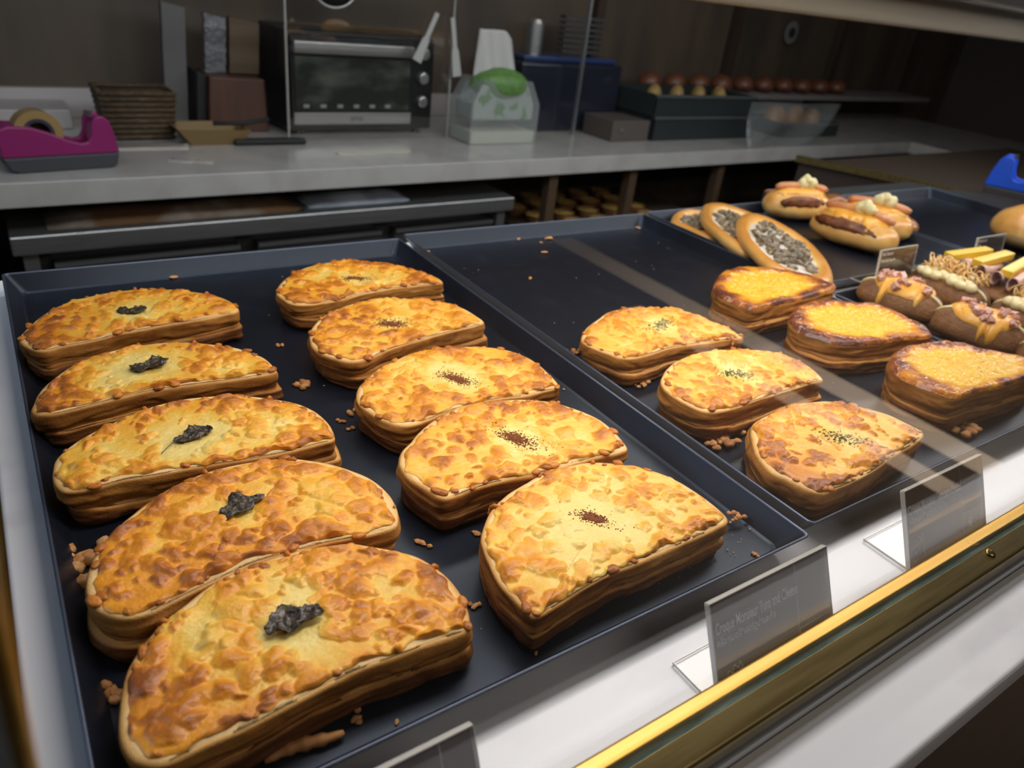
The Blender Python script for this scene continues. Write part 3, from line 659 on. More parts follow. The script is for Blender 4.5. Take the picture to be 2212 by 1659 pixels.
# ------------------------------------------------------------------ long buns
def loaf_mesh(L, W, H, seed, slit=None, tone=.5, nu=48, nv=30, pw=2.6):
    """bun along local x, base at z=0"""
    v = []; t = []
    for i in range(nu+1):
        u = -1+2*i/nu; e = (1-abs(u)**pw)**(1/pw) if abs(u) < 1 else 0.0
        for j in range(nv):
            a = 2*math.pi*j/nv; y = math.cos(a)*e*W/2; z = math.sin(a)*e
            z = H*(.40+.60*z) if z > 0 else H*(.40+.40*max(z, -1)*1.0)
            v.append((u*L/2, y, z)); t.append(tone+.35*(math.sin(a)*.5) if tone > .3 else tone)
    v = np.array(v); v += (fbm(v*45, seed, 2)*.0016)[:, None]*np.array([.3, .6, 1]); v[:, 2] = np.maximum(v[:, 2], 0)
    t = np.array(t)+.18*fbm(v*60, seed+1, 2); f = []
    for i in range(nu):
        for j in range(nv):
            k = (j+1) % nv; f.append((i*nv+j, i*nv+k, (i+1)*nv+k, (i+1)*nv+j))
    return v, f, np.clip(t, 0, 1)
def place(mb, T):
    mb.v = [tuple(T @ Vector(q)) for q in mb.v]; return mb

def on_loaf(u, a, L, W, H, off=0.0, pw=2.6):
    e = (1-abs(u)**pw)**(1/pw); z = math.sin(a)*e; return (u*L/2, math.cos(a)*e*(W/2+off), (H*(.40+.60*z) if z > 0 else H*.4*(1+z))+off*max(0, math.sin(a)))
def melt_patch(L, W, H, seed, root, base, amp, thick=.0042, ul=.72):
    nu, nv = 44, 30; vv = []; tt = []
    for i in range(nu+1):
        u = -ul+2*ul*i/nu
        e1 = fbm(np.array([[u*6, seed, 0]]), seed, 2)[0]; e2 = fbm(np.array([[u*6, seed, 4]]), seed+1, 2)[0]
        dr = amp*max(0, e1)+base; dl = amp*max(0, e2)+base
        k = (1-abs(u/(ul+.02))**4)
        for j in range(nv+1):
            q = j/nv*2-1; a = math.pi/2+(q*dr if q > 0 else q*dl)*k*1.15
            th = thick*(1-abs(q)**4)*(k**.5)+.0003
            vv.append(on_loaf(u, a, L, W, H, th)); tt.append(.4+.3*(1-abs(q)))
    vv = np.array(vv); vv[:, 2] += fbm(vv*160, seed, 2)*.0008; f = []
    for i in range(nu):
        for j in range(nv): f.append((i*(nv+1)+j, (i+1)*(nv+1)+j, (i+1)*(nv+1)+j+1, i*(nv+1)+j+1))
    tt = np.array(tt)+.3*fbm(vv*90, seed+3, 2)
    return MB().add(vv, f, np.clip(tt, 0, 1)).build('melted_cheese', MELT, root, sm=True)
SAUS = mat('sausage_skin', (.62, .24, .10), .35, coat=.4, noise=(70, (.74, .36, .16), .4, .7, (1, 1, 1)))
DAB = mat('cheese_sauce', (.85, .78, .42), .4, coat=.3, bump=(300, .0008, .6))
def sausage_bun(cx_, cy_, ang, L, label, seed, scale=1.0, z=FZ):
    root = empty('sausage_bun', (cx_, cy_, z), ang); root.scale = (scale,)*3; tag(root, label, 'bun', 'sausage buns')
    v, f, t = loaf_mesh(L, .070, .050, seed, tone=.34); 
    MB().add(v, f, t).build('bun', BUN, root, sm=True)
    mb = MB()                                                   # dark toasted hollow along each side under the cheese
    for s in (-1, 1):
        mb.blob((-.008, s*.0285, .0330), (L*.31, .0062, .0105), 0, seed=seed+s, amp=.42, nu=32, nv=12, nf=4)
    mb.build('browned_slit', mat('dark_toast', (.16, .05, .018), .5, coat=.3, noise=(90, (.30, .10, .03), .45, .7, (1, 1, 1))), root, sm=True)
    melt_patch(L, .070, .050, seed, root, .50, .9, thick=.0036, ul=.80)
    n = 14; pth = [(-L*.40+L*.8*i/(n-1), .0015*math.sin(i*.9), .0510+.004*math.sin(math.pi*i/(n-1))) for i in range(n)]
    MB().tube(pth, .0068, 16, taper=[.55]+[.92]+[1]*(n-4)+[.92, .55]).build('sausage', SAUS, root, sm=True)
    mb = MB()
    for i, x in enumerate((-.007, .0, .008)): mb.blob((x+L*.05, -.002, .060+.004*(i == 1)), (.010, .009, .010), seed=seed+i, amp=.35, nu=16, nv=10)
    mb.build('cheese_dab', DAB, root, sm=True)
A = math.radians
sausage_bun(1.078, .612, A(-80), .135, 'front sausage bun behind the price card, white dab and dark slit showing', 61)
sausage_bun(1.168, .636, A(-62), .120, 'sausage bun at the right with a pale round end sticking out', 62)
sausage_bun(1.115, .747, A(-22), .118, 'sausage bun at the back of the tray beyond the mushroom breads', 64)

def round_bun(c, r, h, label, seed, tone=.45, m=BUN, name='round_bun', group=None, cat='bun'):
    v, f, t = loaf_mesh(r*2, r*2, h, seed, tone=tone, pw=2.0)
    o = MB().add(v, f, t).build(name, m, None, sm=True); o.location = c; tag(o, label, cat, group); return o
round_bun((1.425, .500, FZ), .066, .074, 'large pale golden bun cut off by the right edge', 71, tone=.34)
GB = 'brown buns standing in for ghost reflections'  # solid buns added in place of ghost reflections in the glass
for i, (x, y, l) in enumerate([(1.262, .772, 'brown bun standing in for a ghost reflection, farthest back beyond the sausage buns'), (1.285, .702, 'brown bun standing in for a ghost reflection, middle of the row beyond the sausage buns'), (1.262, .640, 'brown bun standing in for a ghost reflection, front of its row beyond the sausage buns')]):
    round_bun((x, y, FZ), .030, .026, l, 72+i, tone=.88, group=GB)

# cocoa loaves with toppings
HAM = mat('ham_cube', (.60, .30, .24), .4, coat=.3, noise=(120, (.74, .46, .36), .4, .7, (1, 1, 1)))
MAYO = mat('mayonnaise', (.86, .76, .42), .3, coat=.5)
def cocoa_loaf(x, y, ang, kind, label, seed, L=.118, z=FZ):
    W, H = .060, .041
    root = empty('cocoa_loaf', (x, y, z), ang); tag(root, label, 'bread', 'cocoa loaves in the front right tray')
    v, f, t = loaf_mesh(L, W, H, seed, tone=.72); MB().add(v, f, t).build('loaf', COCOA, root, sm=True)
    mb = MB(); n = 30                                          # pale cream line in the slit along the top
    mb.tube([on_loaf(-.97+1.94*i/(n-1), math.pi/2+.25, L, W, H, .0004) for i in range(n)], .0018, 8, a=0.0)
    mb.build('cream_line', MAYO, root, sm=True)
    rng = np.random.RandomState(seed)
    if kind == 'ham':
        melt_patch(L, W, H, seed, root, .85, 1.5)
        for i in range(22):
            u = rng.uniform(-.6, .6); p = on_loaf(u, math.pi/2+rng.uniform(-.6, .7), L, W, H, .0055); s = .0030+.0014*rng.rand()
            MB().box(-s, s, -s, s, -s*.8, s*.8, TR(p, rng.rand()*3, rng.randn()*.4, rng.randn()*.4)).build('ham_cube', HAM, root, bevel=.0008)
        mb = MB()
        for i in range(40):
            p = on_loaf(rng.uniform(-.5, .5), math.pi/2+rng.uniform(-.6, .6), L, W, H, .0075); mb.box(-.0012, .0012, -.0004, .0004, 0, .0003, TR(p, rng.rand()*6, rng.randn()*.5))
        tag(mb.build('herb_flakes', HERB, root), kind='stuff')
    else:
        mb = MB()
        for i in range(13):
            u = -.62+1.24*i/12; p = on_loaf(u, math.pi/2+(.42 if i % 2 else .62)*(1 if i % 3 else .8), L, W, H, .002); mb.blob(p, (.0078, .0068, .0062), seed=i+seed, amp=.12, nu=16, nv=10)
        for i in range(7):
            p = on_loaf(-.5+i*.16, math.pi/2-.4, L, W, H, .002); mb.blob(p, (.006, .005, .0045), seed=i+seed+40, amp=.12)
        mb.build('mayonnaise', MAYO, root, sm=True)
        mb = MB()
        for i in range(70):
            u = rng.uniform(-.66, .66); p = Vector(on_loaf(u, math.pi/2+rng.uniform(-.35, .35), L, W, H, .004)); d = rng.rand()*6.28; r_ = .004+.006*rng.rand(); up = .006+.010*rng.rand()
            pth = [p+Vector((math.cos(d+t*3.5)*r_*t*1.3, math.sin(d+t*3.5)*r_*t, math.sin(t*3.0)*up)) for t in np.linspace(0, 1, 8)]
            mb.tube(pth, .0009, 6, a=.05+.35*rng.rand())
        tag(mb.build('fried_onion', BUN if kind == 'onion' else MELT, root, sm=True), kind='stuff')
    return root
cocoa_loaf(.872, .410, A(-78), 'ham', 'back left cocoa loaf with cheddar drips and ham cubes', 81, L=.098)
cocoa_loaf(.880, .318, A(-74), 'ham', 'middle cocoa loaf of the left row, ham cubes and two short cheese drips', 82, L=.098)
cocoa_loaf(.886, .2355, A(-66), 'ham', 'front cocoa loaf cut off by the right edge, ham and cheddar on top', 83, L=.080)
cocoa_loaf(.972, .405, A(-92), 'onion', 'back cocoa loaf with mayonnaise dots and fried onion shreds', 84, L=.104)
cocoa_loaf(.978, .300, A(-86), 'onion', 'cocoa loaf with mayonnaise dots in front of the other onion loaf', 85, L=.10)
# ham and cheese sandwich at the right edge
sw = empty('ham_cheese_sandwich', (1.085, .40, FZ), A(-85)); tag(sw, 'sandwich of folded ham and yellow cheese sticks at the right edge', 'sandwich')
v, f, t = loaf_mesh(.14, .07, .022, 91, tone=.6); MB().add(v, f, t).build('bun', COCOA, sw, sm=True)
for i in range(4):
    mb = MB().box(-.036, .036, -.0075, .0075, -.0050, .0050, TR((-.045+.030*i, .006+.004*i, .044+.002*(i % 2)), A(70+10*i), 0, A(-6)))
    mb.build('cheese_stick', mat('yellow_cheese', (.88, .60, .05), .35, coat=.2), sw, bevel=.0012)
for i in range(6):
    n = 10; mb = MB(); vv = []; f = []
    for a_ in range(n+1):
        t_ = a_/n*4.6
        for b_ in range(7): vv.append((-.055+.021*i+.0085*math.cos(t_)*(1-.08*t_), -.030+.010*b_, .033+.0095*math.sin(t_)+.002*math.sin(b_+i)))
    for a_ in range(n):
        for b_ in range(6): f.append((a_*7+b_, a_*7+b_+1, (a_+1)*7+b_+1, (a_+1)*7+b_))
    o = mb.add(vv, f).build('ham_fold', mat('pale_ham', (.74, .48, .42), .35, coat=.3), sw, sm=True); s_ = o.modifiers.new('s', 'SOLIDIFY'); s_.thickness = .0012

# ------------------------------------------------------------------ price cards
def text(s, size, loc, rot, parent, sx_=.62, m=INK, name='lettering', ext=.00005, space=1.0):
    c = bpy.data.curves.new(name, 'FONT'); c.body = s; c.size = size; c.extrude = ext; c.offset = size*.014; c.space_character = space
    t = bpy.data.objects.new(name, c); col.objects.link(t); dg = bpy.context.evaluated_depsgraph_get(); dg.update()
    me = bpy.data.meshes.new_from_object(t.evaluated_get(dg)); me.name = name; bpy.data.objects.remove(t); me.materials.clear(); me.materials.append(m)
    o = bpy.data.objects.new(name, me); col.objects.link(o); o.parent = parent
    o.location = loc; o.rotation_euler = rot; o.scale = (sx_, 1, 1); return o
def price_card(xl, wd, yb, z0, hgt, label, lines, slope=.49, rz=0.0, price=None, cm=None, sketch=True, divider=.70):
    th = math.atan2(1, slope); cth, sth = math.cos(th), math.sin(th)
    root = empty('price_card', (xl, yb, z0), rz); tag(root, label, 'sign', 'price cards in clear acrylic stands')
    def lean(mb): return place(mb, Matrix.Rotation(th, 4, 'X'))
    Lh = hgt/sth
    lean(MB().box(.001, wd-.001, .0015, Lh-.001, -.0004, .0002)).build('card', cm or CARD, root)
    fr = lean(MB().box(0, wd, 0, Lh, .0006, .0014)); fr.box(0, wd, 0, 0, 0, 0); fr = lean(MB().box(0, wd, .0, Lh, .0006, .0014)); fr.build('front_sheet', ACR, root)
    lean(MB().box(0, wd, .0, Lh, -.0019, -.0009)).build('rear_sheet', ACR, root)
    ed = MB().box(0, wd, Lh-.0003, Lh+.0007, -.0019, .0014).box(-.0003, .0006, 0, Lh, -.0019, .0014).box(wd-.0004, wd+.0002, 0, Lh, -.0019, .0014)
    lean(ed).build('polished_edge', ACRE, root, bevel=.0004)
    ft = MB().box(0, wd, .002, .034, .0002, .0020).build('foot', ACR, root)
    MB().box(0, .0004, .002, .034, .0002, .0016).box(0, wd, .0337, .034, .0002, .0016).build('foot_edge', ACRE, root)
    R0 = (th, 0, 0)
    def P(u, v, h=.00045): return (u, v*cth-h*sth, v*sth+h*cth)
    for s, size, u, v, sxx in lines: text(s, size, P(u, v), R0, root, sxx)
    ln = MB()
    if divider:
        ln.box(wd*divider, wd*divider+.0003, .006, Lh-.001, .0003, .0005).box(wd*divider, wd-.002, Lh*.34, Lh*.34+.0003, .0003, .0005)
    if sketch:                                                 # line drawing of a box with toasts in it
        k = .0155; ox_, oy_ = .004, .002
        pts = [[(0, 0), (0, .75), (.9, .95), (1.0, .2)], [(0, .75), (.08, .95), (.22, .86), (.34, 1.1), (.5, .93), (.62, 1.2), (.80, 1.02), (.9, 1.22), (1.02, 1.0), (.9, .95)], [(.15, .15), (.15, .5), (.4, .56), (.4, .2), (.15, .15)], [(.55, .35), (.7, .4)]]
        for pl in pts:
            for a_, b_ in zip(pl[:-1], pl[1:]):
                p0 = np.array(a_)*k+[ox_, oy_]; p1 = np.array(b_)*k+[ox_, oy_]; d = p1-p0; l_ = np.hypot(*d); n_ = np.array([-d[1], d[0]])/l_*.00025
                q = [p0-n_, p1-n_, p1+n_, p0+n_]; ln.add([(a[0], a[1], .0003) for a in q]+[(a[0], a[1], .0005) for a in q], [(3, 2, 1, 0), (4, 5, 6, 7), (0, 1, 5, 4), (1, 2, 6, 5), (2, 3, 7, 6), (3, 0, 4, 7)])
    if ln.v: lean(ln).build('printed_lines', INK, root)
    return root
TH_T = 'คร็อกเมอร์ซิเออร์ทูน่าและชีส'; TH_H = 'คร็อกเมอร์ซิเออร์แฮมและชีส'
price_card(.249, .095, .125, .0006, .0515, 'grey brown price card lettered Croque Monsieur Tuna and Cheese in a clear stand',
           [('Croque Monsieur Tuna and Cheese', .0084, .0030, .0400, .53), (TH_T, .0052, .0030, .0335, .80)])
price_card(.444, .1005, .1375, .0006, .0485, 'grey brown price card lettered Croque Monsieur Ham and Cheese near the right edge',
           [('Croque Monsieur Ham and Cheese', .0084, .0040, .0370, .55), (TH_H, .0052, .0040, .0305, .80), ('90', .0105, .0775, .0070, .55)])
price_card(.019, .0955, .125, .0006, .0510, 'dark purple brown price card at the bottom edge below the nearest tray', [], cm=mat('purple_card', (.075, .024, .026), .4, coat=.2), divider=.84-.0, sketch=False)
price_card(.885, .082, .452, .0200, .0465, 'small price card between the mushroom breads and the cocoa loaves', [('Basil Cheese &', .0062, .004, .040, .62), ('Pesto Danish Sausage Bun', .0050, .004, .032, .60), ('- - - - - - - - - -', .0040, .004, .026, .8)], slope=.15, sketch=False, divider=None)
price_card(1.128, .082, .452, .0200, .0420, 'small price card behind the fried onion loaf', [('Mushroom and', .0060, .004, .036, .62), ('Cheese', .0050, .004, .030, .62)], slope=.15, sketch=False, divider=None)

# ------------------------------------------------------------------ crumbs
GCR = 'baked crumbs fallen on the trays'
crumbs = [((1460, 42), K5, .0056, 'crumb against the back wall of the nearest tray, left of the right column'), ((1028, 105), K5, .0046, 'crumb behind the back left toast by the rim'),
          ((1685, 508), K5, .0040, 'crumb beside the back toast of the right column'), ((1815, 750), K5, .0065, 'curled flake between the two columns'),
          ((2140, 895), K5, .0045, 'round crumb at the left end of the middle right toast'), ((545, 970), K7, .0055, 'flake under the left end of the middle right toast'),
          ((490, 1018), K7, .0035, 'thin flake between the middle toasts of both columns'), ((560, 1058), K7, .0038, 'crumb just below the thin flake between the columns'),
          ((1790, 485), K6, .0042, 'nut sized crumb between the two front toasts'), ((2050, 790), K6, .0038, 'curl of crust right of the nearest toast'),
          ((165, 560), K6, .0115, 'large crumbly lump at the tray left of the fourth toast'), ((315, 1210), K6, .0062, 'stub of cheese left of the nearest toast'),
          ((1480, 1330), K6, .0042, 'crumb below the nearest toast'), ((1675, 1345), K6, .0022, 'tiny golden ball near the front rim'),
          ((1500, 560), K8, .0030, 'orange crumb near the front right tray corner'), ((375, 1068), K8, .0020, 'small curled crumb near the front rim'),
          ((1820, 830), K7, .0024, 'crumb right of the middle right toast'), ((70, 450), K8, .0040, 'crumb at the left end of the front right toast')]
rng = np.random.RandomState(3)
for i, ((x, y), (ox, oy, k), s, l) in enumerate(crumbs):
    p = hz(ox+x*k, oy+y*k, FZ+s*.3); mb = MB()
    for j in range(1 if s < .003 else (3 if s < .006 else 9)):
        o_ = rng.randn(2)*s*.55*(j > 0); mb.blob((o_[0], o_[1], s*.22*(1+.0*j)), (s*(.75+.3*rng.rand())*(.5 if j else .8), s*.42, s*.32), rng.rand()*6, seed=i*5+j, amp=.45, nf=2.4, nu=14, nv=9, a=.35+.4*rng.rand(), flat=True)
    zmin = min(q[2] for q in mb.v)
    o = mb.build('crumb', CRUMB, sm=True); o.location = (p[0], p[1], FZ-zmin); tag(o, l, 'crumb', GCR)
c2 = [((1186, 515), .0040), ((1176, 545), .0032), ((1120, 516), .0026), ((1145, 601), .0028), ((1013, 609), .0022), ((1523, 541), .0026), ((1378, 492), .0030), ((926, 542), .0016), ((1169, 523), .0016)]
l2 = ['broad orange flake at the back of the empty tray half', 'long flake in front of the broad orange flake', 'small crumb left of the broad orange flake', 'golden crumb in the middle of the empty tray half', 'crumb by the left rim of the empty tray half',
      'crumb beside the mushroom breads', 'crumb in the back right corner of the second tray', 'speck near the back left corner of the second tray', 'pinhead crumb under the broad orange flake']
for i, ((x, y), s) in enumerate(c2):
    p = hz(x, y, FZ+.001); mb = MB().blob((0, 0, s*.25), (s*1.5, s*.7, s*.35), 0, seed=i+80, amp=.5, nf=2.2, a=.4)
    zmin = min(q[2] for q in mb.v)
    o = mb.build('crumb', CRUMB, sm=True); o.location = (p[0], p[1], FZ-zmin); o.rotation_euler = (0, 0, .3*i if i not in (0, 1) else -.15); tag(o, l2[i], 'crumb', GCR)
def clusterobj(px, s, n, label, seed, z=FZ):
    p = hz(px[0], px[1], z+s*.3); mb = MB(); r_ = np.random.RandomState(seed)
    for j in range(n):
        o_ = r_.randn(2)*s*np.array([1.5, .8]); q = s*(.35+.4*r_.rand()); mb.blob((o_[0], o_[1], q*.8+.4*s*r_.rand()), (q*1.2, q, q*.8), r_.rand()*6, seed=j+seed, amp=.35, a=.35+.5*r_.rand())
    zmin = min(q[2] for q in mb.v); o = mb.build('cheese_crumb_cluster', CRUMB, sm=True); o.location = (p[0], p[1], z-zmin); tag(o, label, 'crumbs')
clusterobj((2093, 935), .0050, 22, 'knobbly cluster of baked cheese before the right custard toast', 5)
clusterobj((1570, 955), .0050, 20, 'lacy baked cheese crust below the middle herb toast', 6)
clusterobj((1385, 830), .0028, 12, 'crisp cheese scraps under the leftmost herb toast', 7)
clusterobj((1240, 762), .0030, 12, 'strip of cheese crust left of the leftmost herb toast', 8)
clusterobj((1588, 1122), .0028, 9, 'stalk of baked cheese off the right end of the front toast', 9, z=FZ+.004)
# long flake below the nearest toast
a0 = hz(572, 1650, FZ+.001); a1 = hz(740, 1580, FZ+.002)
mb = MB(); n = 16; mb.tube([tuple(np.array(a0)*(1-t)+np.array(a1)*t+np.array([0, .0015*math.sin(t*5), .0012])) for t in np.linspace(0, 1, n)], .0026, 10, a=.6, taper=[.3+.9*math.sin(math.pi*(i+.8)/(n+.8))*(.8+.2*((i*7) % 3)) for i in range(n)])
tag(mb.build('crust_flake', CRUMB, sm=True), 'long brown crust flake below the nearest toast', 'crumb')
# fine specks
rng = np.random.RandomState(9); mb = MB()
for i in range(170):
    if i < 60: x, y = rng.uniform(.41, .78), rng.uniform(.30, .78)
    elif i < 130: x, y = rng.uniform(.005, .375), rng.uniform(.195, .765)
    else: x, y = rng.uniform(.285, .37)+rng.randn()*.008, rng.uniform(.20, .24)
    s = .0003+.0005*rng.rand()**2; mb.blob((x, y, FZ+s*.5), (s, s*.8, s*.5), seed=i, nu=6, nv=4, a=rng.rand()*.3)
tag(mb.build('fine_crumbs', CRUMB), 'fine pale specks of crumb scattered over the two near trays', 'crumbs', kind='stuff')

# ------------------------------------------------------------------ kitchen worktop behind
ZW = -.10; FY = 1.537
wt = empty('worktop', (1.5, FY+.3, ZW-.045)); tag(wt, 'grey quartz worktop running behind the aisle', 'worktop')
part(MB().prism([skew(-1.4, FY), skew(3.16, FY), skew(3.16, WY0-.002), skew(-1.4, WY0-.002)], ZW-.045, ZW), 'slab', MARBLE2, wt, bevel=.002)
part(MB().prism([skew(3.162, .4), skew(4.0, .4), skew(4.0, WY0-.002), skew(3.162, WY0-.002)], ZW-.045, ZW), 'return_slab', MARBLE2, wt, bevel=.002)
tag(MB().prism([skew(-1.4, WY0-.03), skew(3.16, WY0-.03), skew(3.16, WY0-.003), skew(-1.4, WY0-.003)], ZW+.0002, ZW+.065).build('trim_1', mat('pale_quartz', (.46, .42, .41), .4), bevel=.002), kind='structure')
tag(MB().prism([skew(-.4, WY0-.16), skew(.165, WY0-.16), skew(.165, WY0-.031), skew(-.4, WY0-.031)], ZW+.0002, ZW+.042).build('storage_box', mat('pale_box', (.40, .37, .36), .4), bevel=.003), 'low pale box against the wall behind the magenta tape dispenser', 'box')
# undercounter chiller
ch = empty('chiller', (.56, FY+.3, -.93)); tag(ch, 'steel undercounter chiller below the worktop with bags lying on it', 'refrigerator')
def sk(mb): mb.v = [(q[0], q[1]+WS*q[0], q[2]) for q in mb.v]; return mb
part(sk(MB().box(-.003, 1.134, FY+.008, FY+.55, -.236, -.200)), 'top', STEEL, ch, bevel=.003)
part(sk(MB().box(.03, 1.10, FY+.06, FY+.54, -.93, -.2365)), 'body', DSTEEL, ch)
for x0, x1 in ((.06, .41), (.45, .75), (.79, 1.08)):
    d = part(sk(MB().box(x0, x1, FY+.030, FY+.059, -.62, -.262)), 'drawer', DSTEEL, ch)
    mb = sk(MB().box(x0, x1, FY+.022, FY+.034, -.2705, -.262)); mb.v = [(q[0]-.56, q[1]-FY-.3, q[2]+.93) for q in mb.v]; mb.build('edge_trim', STEEL, d)
for x in (.012, 1.09): part(sk(MB().box(x, x+.025, FY+.02, FY+.05, -.93, -.2365)), 'leg', STEEL, ch)
def flat_bag(x0, x1, y0, y1, z, h, m, label, name='plastic_bag', seed=0):
    n = 26; v = []; f = []
    for s in (1, 0):
        for j in range(n+1):
            for i in range(n+1):
                u, w_ = i/n*2-1, j/n*2-1; e = (1-abs(u)**6)*(1-abs(w_)**4)
                v.append((x0+(x1-x0)*i/n, y0+(y1-y0)*j/n, z+.001+s*(h*e*(.7+.3*vn(np.array([[u*4, w_*4, seed]]), seed)[0]))))
    M_ = (n+1)**2
    for j in range(n):
        for i in range(n):
            p = (j*(n+1)+i, j*(n+1)+i+1, (j+1)*(n+1)+i+1, (j+1)*(n+1)+i); f.append(p); f.append(tuple(q+M_ for q in p[::-1]))
    return tag(sk(MB().add(v, f)).build(name, m, sm=True), label, 'bag')
flat_bag(.06, .56, FY+.03, FY+.36, -.2, .035, mat('brown_bread_bag', (.15, .08, .04), .25, coat=.7, noise=(9, (.30, .27, .24), .45, .7, (1, 1, 1))), 'clear bag of flat brown bread on the left of the chiller top', seed=1)
flat_bag(.575, .84, FY+.04, FY+.36, -.2, .032, mat('white_bag', (.42, .45, .50), .3, coat=.5, noise=(12, (.22, .24, .28), .4, .7, (1, 1, 1))), 'white plastic bag lying right of the bread bag on the chiller', seed=2)

# toaster oven
ov = empty('toaster_oven', (.83, 1.965, ZW), .042); tag(ov, 'black toaster oven with a steel trimmed glass door on the worktop', 'oven')
W2, D2, HH = .207, .065, .245
def P(mb, name, m, par=ov, **k): return mb.build(name, m, par, **k)
P(MB().box(-W2, W2, -D2, .12, .012, HH), 'body', BLACK, bevel=.006)
for sx_ in (-1, 1):
    for sy_ in (-.045, .10): P(MB().rev([(.012, 0), (.010, .012)], TR((sx_*.17, sy_, 0)), 14), 'foot', BLACK)
dr = P(MB().box(-W2+.008, .135, -D2-.012, -D2-.0005, .028, .232), 'door', BLACK, bevel=.002)
MB().box(-W2+.012, .132, -D2-.017, -D2-.0125, .030, .058).build('lower_trim', STEEL, dr, bevel=.001)
MB().box(-W2+.012, .132, -D2-.028, -D2-.0125, .196, .224).build('door_handle', STEEL, dr, bevel=.004)
MB().box(-W2+.018, .126, -D2-.0145, -D2-.0125, .064, .188).build('window', mat('oven_window', (.035, .038, .034), .12, coat=.8, noise=(7, (.11, .12, .10), .45, .65, (1, 1, 2))), dr)
t_ = text('OTTO', .014, (-.045, -D2-.0172, .038), (math.pi/2, 0, 0), dr, .9, BLACKM, 'maker_lettering')
for z in (.205, .145, .085): 
    kb = P(MB().rev([(.016, 0), (.014, .012), (.011, .013)], TR((.172, -D2-.0005, z), 0, math.pi/2), 20), 'knob', STEEL, sm=False)
for i in range(6): P(MB().box(-.17+.045*i, -.155+.045*i, -D2-.0162, -D2-.0147, .070, .078), 'vent_dot', mat('vent_grey', (.30, .30, .28), .4))
sv = empty('wire_sieve', (.735, 1.853, .262)); tag(sv, 'round wire sieve hanging above the toaster oven, only its lower rim in view', 'utensil')
part(MB().tube([(.735+.062*math.cos(t), 1.853, .262+.062*math.sin(t)) for t in np.linspace(0, 2*math.pi, 40)], .0035, 8), 'rim', STEEL, sv, sm=True)
part(MB().rev([(.060, 0), (.045, .018), (.001, .026)], TR((.735, 1.857, .262), 0, -math.pi/2), 30), 'mesh_bowl', DSTEEL, sv, sm=True)

# clear partition in front of the oven
pt = empty('acrylic_partition', (.84, 1.862, ZW)); tag(pt, 'clear upright acrylic partition with bright edges around the oven', 'partition')
part(sk(MB().box(.612, 1.064, 1.812, 1.815, ZW+.0005, ZW+.42)), 'sheet', ACR, pt)
for x in (.612, 1.064): part(sk(MB().box(x-.002, x+.002, 1.8105, 1.8165, ZW+.0005, ZW+.42)), 'bright_edge', mat('lit_acrylic_edge', (.34, .33, .30), .3, coat=.5), pt)
# white spatulas hanging
for i, (p, q, l) in enumerate([((945, 28), (900, 132), 'white spatula hanging askew in front of the oven controls'), ((978, 38), (987, 165), 'white spatula hanging straight right of the oven')]):
    a_ = hy(*p, 1.84); b_ = hy(*q, 1.84); d = Vector(b_-a_); mb = MB(); L_ = d.length
    mb.prism([(0, -.006), (L_*.5, -.006), (L_*.56, -.010), (L_, -.013), (L_, .013), (L_*.56, .010), (L_*.5, .006), (0, .006)], -.0015, .0015)
    ang = math.atan2(d.z, d.x); o = mb.build('spatula', mat('pale_silicone', (.40, .39, .37), .6)); o.location = a_; o.rotation_euler = (math.pi/2, -ang, 0) if False else (0, 0, 0)
    o.matrix_world = Matrix.Translation(a_) @ Matrix.Rotation(-ang, 4, 'Y') @ Matrix.Rotation(math.pi/2, 4, 'X'); tag(o, l, 'utensil')
rk = empty('hanging_rack', (.95, 1.85, .30)); tag(rk, 'thin steel bar above the worktop from which utensils hang', 'rack')
part(MB().tube([(.2, 1.84, .268), (1.25, 1.84, .268)], .003, 8), 'bar', STEEL, rk); part(MB().tube([(.2, 1.84, .268), (.2, 1.84, 1.62)], .003, 8), 'hanger', STEEL, rk); part(MB().tube([(1.25, 1.84, .268), (1.25, 1.84, 1.62)], .003, 8), 'hanger', STEEL, rk)

# tissue dispenser
td = empty('tissue_dispenser', (1.188, 1.815, ZW), .04); td.scale = (.84, .9, 1); tag(td, 'clear tissue dispenser with a green and white pack and one tissue up', 'tissue box')
sh = [(-.135, 0), (.135, 0), (.135, .105), (.095, .165), (-.095, .165), (-.135, .105)]
def xz(mb, y0, y1): return mb
def prism_xz(poly, y0, y1):
    n = len(poly); v = [(p[0], y0, p[1]) for p in poly]+[(p[0], y1, p[1]) for p in poly]
    return MB().add(v, [tuple(range(n)), tuple(range(n, 2*n))[::-1]]+[(i, n+i, n+(i+1) % n, (i+1) % n) for i in range(n)])
prism_xz(sh, -.06, .06).build('cover', glass('smoky_cover', (.75, .78, .76), 1.5, .05, .18), td)
MB().box(-.128, .128, -.058, .058, .001, .034).build('base_tray', mat('cream_base', (.58, .55, .47), .5), td, bevel=.003)
pk = prism_xz([(-.12, .062), (.12, .062), (.12, .105), (.092, .152), (-.092, .152), (-.12, .105)], -.05, .05)
pk.build('tissue_pack', mat('green_white_pack', (.42, .44, .42), .5, noise=(22, (.10, .24, .05), .52, .58, (1, 1, 1))), td, bevel=.006)
MB().blob((0, -.008, .150), (.106, .062, .042), seed=4, amp=.12, nu=28, nv=12).build('green_top', mat('green_wrap', (.085, .19, .045), .5, noise=(60, (.13, .27, .06), .4, .7, (1, 1, 1))), td, sm=True)
n = 16; v = []; f = []
for j in range(n+1):
    for i in range(n+1):
        u, w_ = i/n*2-1, j/n; v.append((-.012+u*(.078-.012*w_), .010*math.sin(u*5+w_*2)*(1-.4*w_)+.012*w_, .165+.118*w_-.020*w_*max(0, u-.45)*2))
for j in range(n):
    for i in range(n): f.append((j*(n+1)+i, j*(n+1)+i+1, (j+1)*(n+1)+i+1, (j+1)*(n+1)+i))
